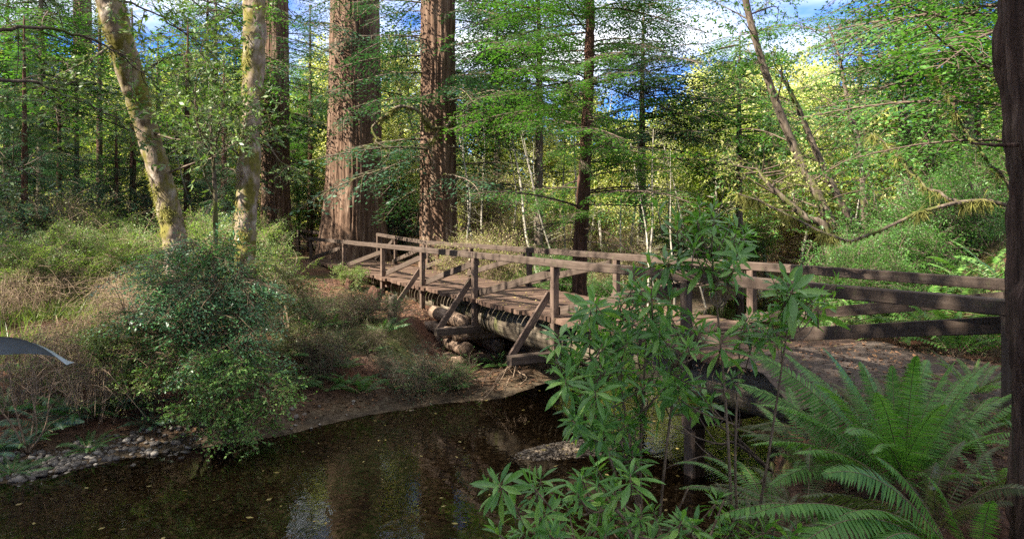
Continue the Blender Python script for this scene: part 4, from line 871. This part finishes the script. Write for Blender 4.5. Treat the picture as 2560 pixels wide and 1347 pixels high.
def rhodo(label, bases, wh, seed, r0=.012, sc=1.0):
    rr_ = RNG(seed + 5); wh = list(wh); wh += [(x + rr_.normal(0, 38), y + rr_.normal(0, 38), d + rr_.uniform(-.25, .3), s_ * rr_.uniform(.55, 1.0)) for (x, y, d, s_) in (wh + wh + wh)][:min(98 - len(wh), int(len(wh) * 2))]
    o = thing('rhododendron', label, 'rhododendron', bases[0]); b0 = np.array(bases[0]); r = RNG(seed); sb = MB(); mains = []
    for k, b in enumerate(bases[1:]):
        e = PX(*b) - b0; Q = crom([[r.normal(0, .05), r.normal(0, .05), -.05], e * .5 + r.normal(0, .06, 3), e], 24); mains.append(Q); tube(sb, Q, np.linspace(r0, r0 * .4, 24), 7, 0, rough=.1, rf=20)
    for (px, py, d, s) in wh:
        c = PX(px, py, d) - b0; best = None
        for Q in mains:
            for i in range(3, 24, 2):
                cost = np.linalg.norm(Q[i] - c) + 1.2 * max(0, Q[i][2] - c[2] + .1)
                if best is None or cost < best[0]: best = (cost, Q[i])
        p = best[1]; v = c - p; Q = crom([p, p + v * .5 + np.array([0, 0, -.12 * np.linalg.norm(v)]) + r.normal(0, .015, 3), c], 9); tube(sb, Q, np.linspace(.005, .003, 9), 5, 0)
        D = mathutils.Vector(nrm(v) * .5 + np.array([0, -.12, .8]) + r.normal(0, .22, 3)); q = D.to_track_quat('Z', 'Y')
        w_ = link('leaf_cluster', WH[r.integers(0, 6)], o, c); w_.rotation_euler = (q @ mathutils.Quaternion((0, 0, 1), r.uniform(0, 6))).to_euler(); w_.scale = [s * sc] * 3
    sb.build('stem', M['stem_brown'], o); return o
r = RNG(95)
def jit(l, dlo, dhi): return [(x + r.normal(0, 8), y + r.normal(0, 8), r.uniform(dlo, dhi), r.uniform(.8, 1.15)) for x, y in l]
W1 = jit([(1400, 850), (1440, 900), (1385, 905), (1480, 830), (1530, 800), (1500, 870), (1560, 850), (1590, 760), (1620, 800), (1600, 880), (1650, 850), (1540, 920), (1490, 960), (1440, 970), (1580, 960), (1640, 930), (1520, 1010), (1600, 1020), (1550, 1070), (1500, 1060), (1460, 1030), (1650, 1000), (1690, 960), (1700, 880), (1680, 800), (1730, 840), (1520, 1130), (1570, 1120), (1560, 900), (1630, 740), (1560, 720), (1480, 780)], 3.3, 4.0)
rhodo('broad rhododendron with fresh green leaf whorls covering the middle of the bridge', [gp(1620, 3.7), (1440, 900, 3.6), (1520, 800, 3.7), (1620, 780, 3.8), (1700, 850, 3.7), (1540, 1050, 3.6)], W1, 1)
W2 = jit([(1760, 590), (1720, 620), (1800, 620), (1840, 650), (1700, 570), (1770, 660), (1820, 700), (1690, 650), (1740, 560), (1860, 600), (1780, 700), (1840, 580)], 3.3, 3.7) + jit([(1960, 750), (2000, 770), (2030, 740), (1930, 780), (1980, 720), (2050, 770)], 3.2, 3.6) + jit([(1880, 880), (1800, 960), (1690, 1010), (1870, 820)], 3.4, 3.7)
rhodo('tall thin rhododendron stem whose leafy top rises above both handrails', [gp(1830, 3.6), (1780, 640, 3.5), (1975, 780, 3.4), (1850, 850, 3.5)], W2, 2, .01, .92)
W3 = jit([(1290, 1260), (1340, 1230), (1310, 1330), (1400, 1300), (1260, 1330), (1370, 1350), (1450, 1250), (1480, 1320), (1540, 1260), (1520, 1350), (1590, 1310), (1640, 1350), (1730, 1330), (1850, 1300), (1560, 1190), (1500, 1200), (1820, 1340), (1430, 1380), (1600, 1400), (1900, 1330), (1760, 1380)], 2.7, 3.4)
rhodo('low rhododendron filling the bottom centre edge over the water', [gp(1640, 3.1), (1340, 1280, 3.0), (1480, 1280, 3.0), (1600, 1260, 3.1), (1720, 1220, 3.1), (1810, 1250, 3.0)], W3, 3, .01, .9)
# ------------------------------------------------------------------ mossy limbs
def moss_limb(name, parent, org, paths, seed, dens=260, ln=(.04, .16), label=None, cat=None):
    r = RNG(seed); mb = MB()
    for (pts, r0) in paths:
        P = PXa(pts) - org; m = 50; Q = crom(P, m); Q += np.stack([noise3(np.arange(m) * .35 + seed, k, 0) for k in (1, 5, 9)], 1) * r0 * 1.2; R_ = np.linspace(r0, r0 * .35, m)
        tube(mb, Q, R_, 9, 0, rough=.25, rf=9); n = int(2.2 * dens * np.linalg.norm(np.diff(Q, axis=0), axis=1).sum()); i = r.integers(0, m, n); a = r.uniform(0, 2 * pi, n)
        o_ = np.stack([np.cos(a) * .6, np.cos(a) * .5, np.sin(a)], 1); rhomb(mb, Q[i] + o_ * R_[i][:, None] * .9, nrm(o_ * .5 + r.normal(0, .3, (n, 3)) + [0, 0, -.8]), nrm(r.normal(0, 1, (n, 3))), r.uniform(*ln, n) * (.25 + 1.1 * sstep(-.1, .5, noise3(i * .5, seed, 2))), r0 * .3, 1)
    o = mb.build(name, [M['bark_grey'], M['moss']], parent, None if parent else org); return tag(o, label, cat) if label else o
so_ = np.array(sec.location)
moss_limb('mossy_limb', sec, so_, [([(1130, 300, 26.4), (1095, 322, 25.6), (1050, 290, 25), (1005, 266, 24.6), (960, 290, 24.5), (932, 322, 24.5), (945, 355, 24.4), (968, 378, 24.4), (962, 398, 24.4)], .075), ([(1100, 325, 25.6), (1085, 345, 25.4), (1072, 362, 25.3), (1080, 392, 25.3)], .045)], 61, 240, (.08, .2))
moss_limb('mossy_branch', None, PX(2760, 700, 9.6), [([(2760, 690, 9.6), (2640, 540, 9.5), (2500, 512, 9.4), (2400, 508, 9.3), (2300, 530, 9.2), (2230, 560, 9.2), (2150, 598, 9.1), (2080, 590, 9.2), (2010, 560, 9.4), (1930, 520, 9.6), (1850, 480, 9.9)], .032), ([(2400, 508, 9.3), (2320, 470, 9.4), (2250, 400, 9.7), (2180, 330, 10)], .025), ([(2560, 520, 9.4), (2470, 400, 9.5), (2400, 300, 9.8), (2340, 180, 10)], .025)], 62, 330, (.04, .2), 'crooked branch bearded with hanging yellow-green moss above the right railing', 'branch')
# broad-leaved boughs reaching in at the upper left
def bough_tree(name, label, cat, root, H, limbs, tmpl, mats, tmat, seed, per=26, sc=1.0, r0=.045, tr=.22):
    root = np.asarray(root, float); o = thing(name, label, cat, root); r = RNG(seed); tm = MB(); tube(tm, [[0, 0, -.2], [.15, 0, H * .5], [0, .1, H]], [tr, tr * .8, tr * .35], 20, n=50, rough=.15); tm.build('trunk', tmat, o); cb = MB()
    for pts in limbs:
        P = PXa(pts) - root; st = np.array([0.08, .05, max(.8, P[0][2] - .5)]); Q = crom(np.vstack([[st], P]), 40); Q[8:] += r.normal(0, .012, (32, 3)); L_ = np.linalg.norm(np.diff(Q, axis=0), axis=1).sum(); tube(cb, Q, np.linspace(r0, .006, 40), 7, 0, rough=.1, rf=12)
        for q in range(int(per * .5)):
            i = r.integers(14, 39); e = Q[i] + nrm(nrm(Q[i] - Q[i - 1]) + r.normal(0, .8, 3)) * r.uniform(.3, .9); m = crom([Q[i], (Q[i] + e) / 2 + r.normal(0, .04, 3), e], 6); tube(cb, m, np.linspace(.008, .003, 6), 4, 0, cap=False)
            k = 3; place_many(cb, tmpl, k, m[[2, 4, 5]], nrm(nrm(e - Q[i])[None] + r.normal(0, .5, (k, 3))), r, sc * r.uniform(.6, 1.1, k), roll=.6)
    cb.build('crown', mats, o); return o
bough_tree('tanoak_tree', 'broad-leaved tree outside the left edge whose leafy boughs cross the upper left corner', 'tree', (-10.2, 7.0, gz(-10.2, 7.0)), 9,
           [[(-250, 120, 7.5), (60, 70, 8), (250, 110, 8.5), (380, 200, 9)], [(-250, 0, 7.2), (100, -30, 8), (330, 10, 8.6), (480, 90, 9.2)], [(-250, 240, 7.6), (40, 200, 8), (190, 250, 8.5), (300, 300, 9)], [(-250, -120, 7), (200, -90, 8), (460, -20, 9), (600, 40, 10)], [(-250, 380, 8), (-20, 400, 8.3), (90, 440, 8.8)]],
           OAK, [M['bark_grey'], M['tan_leaf']], M['bark_grey'], 63, 20, .8, .035)
bough_tree('tanoak_tree', 'broad-leaved sapling between the two mossy trunks with large pale green leaves', 'tree', gp(520, 13.2), 4.5,
           [[(500, 330, 13), (480, 220, 12.5), (430, 160, 12)], [(540, 360, 13), (560, 300, 12.6), (600, 260, 12.3)], [(510, 420, 13), (560, 370, 12.6), (620, 350, 12.3)], [(490, 300, 13), (500, 150, 12.8), (530, 40, 12.6)]],
           OAK, [M['bark_grey'], M['tan_leaf']], M['bark_grey'], 64, 22, 1.15, .02, .06)
# conifer just outside the right edge, its boughs hang across the upper right
x, y = 7.9, 9.6; o = thing('conifer_tree', 'conifer outside the right edge whose drooping sprays cross the upper right corner', 'conifer', (x, y, gz(x, y)))
tm = MB(); tube(tm, [[0, 0, -.2], [0, 0, 5], [0, 0, 12]], [.2, .15, .04], 16, n=40, rough=.15); tm.build('trunk', M['bark_red2'], o)
limb_crown(2.2, 10, 40, 3.6, 2.6, LIMBF, 65, None, .1, (radians(110), radians(250)), .08).build('crown', [M['twig'], M['con_mid']], o)
# ------------------------------------------------------------------ loose stuff
ICO_V = nrm(np.array([(0, 1, 1.618), (0, -1, 1.618), (0, 1, -1.618), (0, -1, -1.618), (1, 1.618, 0), (-1, 1.618, 0), (1, -1.618, 0), (-1, -1.618, 0), (1.618, 0, 1), (-1.618, 0, 1), (1.618, 0, -1), (-1.618, 0, -1)], float))
ICO_F = np.array([(0, 1, 8), (0, 8, 4), (0, 4, 5), (0, 5, 9), (0, 9, 1), (1, 9, 7), (1, 7, 6), (1, 6, 8), (8, 6, 10), (8, 10, 4), (4, 10, 2), (4, 2, 5), (5, 2, 11), (5, 11, 9), (9, 11, 7), (7, 11, 3), (7, 3, 6), (6, 3, 10), (10, 3, 2), (2, 3, 11)])
def pebbles(x, y, s, seed, dz=0):
    r = RNG(seed); n = len(x); V = ICO_V[None] * (s * 1.0)[:, None, None] * r.uniform(.75, 1.2, (n, 12, 1)) * np.stack([r.uniform(.8, 1.4, n), r.uniform(.7, 1.1, n), r.uniform(.4, .7, n)], 1)[:, None]
    a = r.uniform(0, 6.3, n); c, q = np.cos(a)[:, None], np.sin(a)[:, None]; V = np.stack([V[..., 0] * c - V[..., 1] * q, V[..., 0] * q + V[..., 1] * c, V[..., 2]], -1) + np.stack([x, y, ground_z(x, y) + s * .2 + dz], 1)[:, None]
    return V.reshape(-1, 3), tile(ICO_F, 12, n)
r = RNG(700); mb = MB()
n = 42000; x = r.uniform(-13, 1, n); y = r.uniform(5, 14, n); df = seg_dist(x, y, FAR); ins = inside(x, y, POLY); px = x / y * F + CX
k = ((ins & (df < .9)) | (~ins & (df < .85))) & (px < 900) & (r.random(n) < np.clip(1.1 - (px - 120) / 380, .05, 1) * (.35 + .65 * (fbm(x * 2, y * 2, 5, 2) > -.15))); mb.add(*pebbles(x[k], y[k], r.uniform(.018, .06, k.sum()) * r.choice([.7, 1, 1.3], k.sum()), 701), 0)
tag(mb.build('gravel', M['pebble']), 'pale gravel along the left water edge', 'gravel', kind='stuff')
mb = MB(); n = 9000; x = r.uniform(-1.2, 3.2, n); y = r.uniform(9.2, 12, n); z = ground_z(x, y); k = (z > -1.84) & inside(x, y, POLY); mb.add(*pebbles(x[k], y[k], r.uniform(.014, .036, k.sum()), 702), 0)
tag(mb.build('gravel_bar', M['bedstone']), 'low dark gravel bar in midstream', 'gravel', kind='stuff')
mb = MB(); n = 30000; x = r.uniform(-8, 5, n); y = r.uniform(5, 14, n); k = inside(x, y, POLY) & (ground_z(x, y) < -1.8); k[::2] &= (np.abs(x[::2] / y[::2]) < .8); mb.add(*pebbles(x[k], y[k], r.uniform(.015, .05, k.sum()), 703, -.01), 0)
tag(mb.build('streambed_stones', M['bedstone']), 'brown stones on the shallow creek bed', 'stones', kind='stuff')
def scatter(x, y, z, s, seed, mat, name, label, cat, tilt=.4):
    r = RNG(seed); n = len(x); mb = MB(); a = r.uniform(0, 6.3, n); rhomb(mb, np.stack([x, y, z], 1), nrm(np.stack([np.cos(a), np.sin(a), r.normal(0, tilt, n)], 1)), nrm(np.stack([r.normal(0, tilt, n), r.normal(0, tilt, n), np.ones(n)], 1)), s, s * r.uniform(.3, .7, n))
    return tag(mb.build(name, mat), label, cat, kind='stuff')
n = 52000; x = r.uniform(-14, 4, n); y = r.uniform(8, 24, n); z = ground_z(x, y); k = (z > -1.76) & ~inside(x, y, POLY); x, y, z = x[k], y[k], z[k]
scatter(x, y, z + .012, r.uniform(.03, .1, len(x)), 704, M['litter'], 'leaf_litter', 'reddish fallen needles and leaves on the left bank', 'litter')
n = 24000; x = r.uniform(-1, 8, n); y = r.uniform(1.5, 11, n); z = ground_z(x, y); k = (z > -1.7) & ~inside(x, y, POLY); x, y, z = x[k], y[k], z[k]
scatter(x, y, z + .012, r.uniform(.02, .07, len(x)), 705, M['litter'], 'leaf_litter', 'brown fallen leaves on the right bank', 'litter')
n = 900; x = r.uniform(-8, 4, n); y = r.uniform(5.5, 14, n); k = inside(x, y, POLY); x, y = x[k], y[k]; fl = r.random(len(x)) < .22; z = np.where(fl, -1.795, ground_z(x, y) + .02)
scatter(x, y, z, r.uniform(.04, .1, len(x)), 706, M['yleaf'], 'floating_leaves', 'yellow leaves floating and sunk in the creek', 'leaves', .05)
n = 700; tt = r.uniform(-5, 21, n); yy = r.uniform(-2.4, .1, n); P = (BR @ np.stack([tt, yy, np.full(n, .014)])).T + BO
scatter(P[:, 0], P[:, 1], P[:, 2], r.uniform(.04, .09, n), 707, M['yleaf'], 'deck_leaves', 'pale fallen leaves lying on the bridge deck', 'leaves', .15)
n = 26000; a = r.uniform(-.06, .62, n); y = r.uniform(19, 34, n); x = a * y; z = ground_z(x, y); den = fbm(x * .35, y * .35, 3, 2); k = (z > -1.5) & (den > -.15); x, y, z = x[k], y[k], z[k]; n = len(x); mb = MB()
rhomb(mb, np.stack([x, y, z - .02], 1), nrm(np.stack([r.normal(0, .35, n), r.normal(0, .35, n), np.ones(n)], 1)), nrm(r.normal(0, 1, (n, 3)) * [1, 1, .1]), r.uniform(.2, .65, n), .03); tag(mb.build('grass', M['grass']), 'tall straw-green grass beyond the bridge', 'grass', kind='stuff')
n = 30000; x = r.uniform(-17, -3.5, n); y = r.uniform(11, 24, n); z = ground_z(x, y); den = fbm(x * .3, y * .3, 8, 2); k = (z > -1.3) & (den > .02) & (x / y < -.44); x, y, z = x[k], y[k], z[k]; n = len(x); mb = MB()
rhomb(mb, np.stack([x, y, z - .02], 1), nrm(np.stack([r.normal(0, .5, n), r.normal(0, .5, n), np.ones(n)], 1)), nrm(r.normal(0, 1, (n, 3)) * [1, 1, .1]), r.uniform(.2, .7, n), .018); tag(mb.build('grass', M['grass']), 'wispy green grass on the left bank', 'grass', kind='stuff')
n = 3800; tt = r.uniform(-13, -4.0, n); yy = -1.25 + r.normal(0, .75, n); q = (BR @ np.stack([tt, yy, 0 * tt])).T + BO; k = sstep(-6.4, -4.9, tt)
zz = (ground_z(q[:, 0], q[:, 1]) + .03) * (1 - k) + k * .04 - .045 * np.abs((yy + 1.25) / 1.5) ** 4 + .012; m = zz > -.4
scatter(q[m, 0], q[m, 1], zz[m], r.uniform(.02, .075, m.sum()), 708, M['litter'], 'leaf_litter', 'fallen leaves and needles strewn on the path at the bridge end', 'litter')
# dead twigs and roots
def dead_branch(label, start, ends, seed, r0=.012, mat='twig', name='dead_branch', cat='dead branch'):
    s_ = np.asarray(start, float); r = RNG(seed); mb = MB()
    for e in ends:
        e = np.asarray(e, float) - s_; Q = crom([[0, 0, 0], e * .35 + r.normal(0, .07, 3), e * .7 + r.normal(0, .07, 3), e], 26); Ln = np.linalg.norm(e); tube(mb, Q, np.linspace(r0, r0 * .25, 26), 6, 0, rough=.2, rf=20)
        for q in range(int(7 * Ln) + 2):
            i = r.integers(5, 25); f = Q[i] + nrm(nrm(e) + r.normal(0, .8, 3)) * r.uniform(.1, .38) * min(1, Ln); tube(mb, crom([Q[i], (Q[i] + f) / 2 + r.normal(0, .02, 3), f], 6), np.linspace(r0 * .4, r0 * .12, 6), 4, 0, cap=False)
    return tag(mb.build(name, M[mat], None, s_), label, cat)
dead_branch('dead forked branch lying over the blue reflection right of the rhododendron', PX(1930, 1180, 5.6), [PX(1700, 1080, 5.2), PX(1690, 1160, 5.0), PX(1760, 1030, 5.4)], 801, .016)
dead_branch('bare root tangle hanging from the dirt bank under the bridge', PX(1290, 905, 13.6), [PX(1190, 1010, 12.8), PX(1215, 990, 12.9), PX(1260, 985, 13.0), PX(1300, 960, 13.2), PX(1230, 960, 13.0)], 802, .014, 'twig_tan', 'roots', 'roots')
dead_branch('pale bare twigs standing up at the left picture edge above the ferns', gp(70, 9.7), [PX(20, 900, 9.4), PX(75, 905, 9.5), PX(110, 890, 9.6), PX(140, 930, 9.5), PX(-20, 930, 9.4)], 803, .014, 'twig_tan')
dead_branch('dry tan twigs sticking out of the left side of the large green bush', PX(330, 840, 11.2), [PX(260, 740, 10.8), PX(240, 790, 10.8), PX(290, 720, 11), PX(250, 690, 11.2)], 804, .01, 'twig_tan')
dead_branch('bare thin twigs arching over the shore between bush and bridge', gp(760, 13.6), [PX(700, 780, 13.2), PX(780, 790, 13.3), PX(820, 830, 13.1), PX(740, 840, 12.9)], 805, .01, 'twig_tan')
# blurred broad leaf that pokes in at the left edge
P = np.array([PX(-60, 850, 1.1), PX(-10, 846, 1.1), PX(60, 850, 1.1), (PX(120, 870, 1.1)), PX(178, 908, 1.1)]); Q = crom(P, 20); t = np.linspace(0, 1, 20); wv = .02 * np.sin(np.clip(t * .55 + .45, 0, 1) * pi) ** .8 + .0004; mb = MB(); V = []
for k in range(20): V += [Q[k] + [0, -.012, wv[k] * .3], Q[k] + [.0, 0, -wv[k] * .1], Q[k] + [-.002, .012, -wv[k] * 1.5]]
i = (np.arange(19) * 3)[:, None]; mb.add(np.array(V) - P[0], [i + np.array([[0, 1, 4, 3]]), i + np.array([[1, 2, 5, 4]])], 1); st = PX(-420, 1000, 1.2) - P[0]; tube(mb, [st, st * .5 + [0, 0, .02], [0, 0, 0]], [.004, .003, .002], 6, 0, n=12)
def gl_mat():
    t = NT('grey_blue_leaf'); n_ = t.noise(t.coords((1, 1, 1)), 30, 3); return t.done(t.bsdf(t.ramp(n_, [(.3, (.13, .16, .17)), (.7, (.2, .24, .25))]), .4, n_, .1, .002, .5))
tag(mb.build('near_leaf', [M['stem_brown'], gl_mat()], None, P[0]), 'grey-blue leaf tip very close to the camera at the left edge', 'leaf')

HAZE = 0
if HAZE:
    hb = MB(); x0, x1, y0, y1, z0, z1 = -115, 130, -32, 135, -3.2, 32
    V = [(x, y, z) for z in (z0, z1) for y in (y0, y1) for x in (x0, x1)]
    hb.add(V, np.array([[0, 2, 3, 1], [4, 5, 7, 6], [0, 1, 5, 4], [2, 6, 7, 3], [0, 4, 6, 2], [1, 3, 7, 5]]))
    hm = bpy.data.materials.new('haze'); hm.use_nodes = True; t = hm.node_tree; t.nodes.clear(); o_ = t.nodes.new('ShaderNodeOutputMaterial'); v_ = t.nodes.new('ShaderNodeVolumePrincipled')
    v_.inputs['Density'].default_value = .004; v_.inputs['Color'].default_value = (.86, .93, 1, 1); v_.inputs['Anisotropy'].default_value = .2; t.links.new(v_.outputs[0], o_.inputs['Volume'])
    tag(hb.build('haze', hm, smooth=False), 'thin pale woodland haze', 'haze', kind='stuff')

mb = MB(); r = RNG(901); n = 1500; tt = r.uniform(-12, -4.9, n); yy = np.where(r.random(n) < .55, .3 + np.abs(r.normal(0, .5, n)), -2.7 - np.abs(r.normal(0, .5, n))); q = (BR @ np.stack([tt, yy, 0 * tt])).T + BO; z = ground_z(q[:, 0], q[:, 1]); k = (z > -1.5) & (fbm(q[:, 0] * 1.5, q[:, 1] * 1.5, 6, 2) > -.12)
P = np.stack([q[k, 0], q[k, 1], z[k] + .02], 1); m = len(P); place_many(mb, BRU, m, P, nrm(r.normal(0, .7, (m, 3)) + [0, 0, .6]), r, r.uniform(.18, .42, m), roll=1)
tag(mb.build('ground_cover', [M['stem_brown'], M['fern_bank']]), 'small leafy ground cover along the edges of the path', 'ground cover', kind='stuff')
lst = []
for i, (px, d, L_) in enumerate([(2280, 4.5, .7), (2460, 3.3, .75), (2080, 5.2, .6), (2380, 5.1, .6)]):
    b = gp(px, d, .0); o = thing('dead_fern', ['tuft of brown dead fronds under the largest sword fern', 'tuft of brown dead fronds under the bright corner fern', 'tuft of brown dead fronds at the water edge under the olive fern', 'tuft of brown dead fronds near the path under a smaller fern'][i], 'dead fern', b)
    for j, tp in enumerate(rnd_tips(b, 8, L_, 930 + i, .12)): frond(np.zeros(3), np.asarray(tp) - b, .12, .07, 940 + i * 20 + j, 26, twist=.5, thick=.003).build('frond', [M['stem_brown'], M['litter']], o)

bkb = [brush_mesh(960 + i, .75, .75, 46, 5, M['twig'], M[['fern_dull', 'con_dark', 'fern_bank'][i]], BRU, .5, .005) for i in range(3)]
r = RNG(961); spots = []
for i in range(26):
    px = 640 + 620 * (i + r.random()) / 26; d = r.uniform(12.6, 16.5); x = (px - CX) / F * d; z = gz(x, d)
    if z < -1.72 or (px > 1000 and d > 14.4): continue
    spots.append((x, d, r.uniform(.45, .95), r.uniform(0, 6), i))
bushes('bank_brush', bkb, spots, 'low dim brush clump on the dirt bank', 'brush', 'low dim brush clumps on the dirt bank')
lst = []
for i in range(7):
    px = [700, 770, 850, 940, 1010, 1120, 1210][i]; d = [12.3, 13.2, 13.8, 13.0, 13.9, 13.7, 14.0][i]; p = gp(px, d, .03)
    a = r.uniform(0, 6); e = p + [cos(a) * .9, sin(a) * .5, .22]; lst.append((dead_branch('x', p, [e, p + [-cos(a) * .4, .3, .18]], 970 + i, .014, 'twig', 'fallen_branch'), px))
auto_label(lst, 'thin fallen branch on the dirt bank', 'dead branch', 'thin fallen branches on the dirt bank')
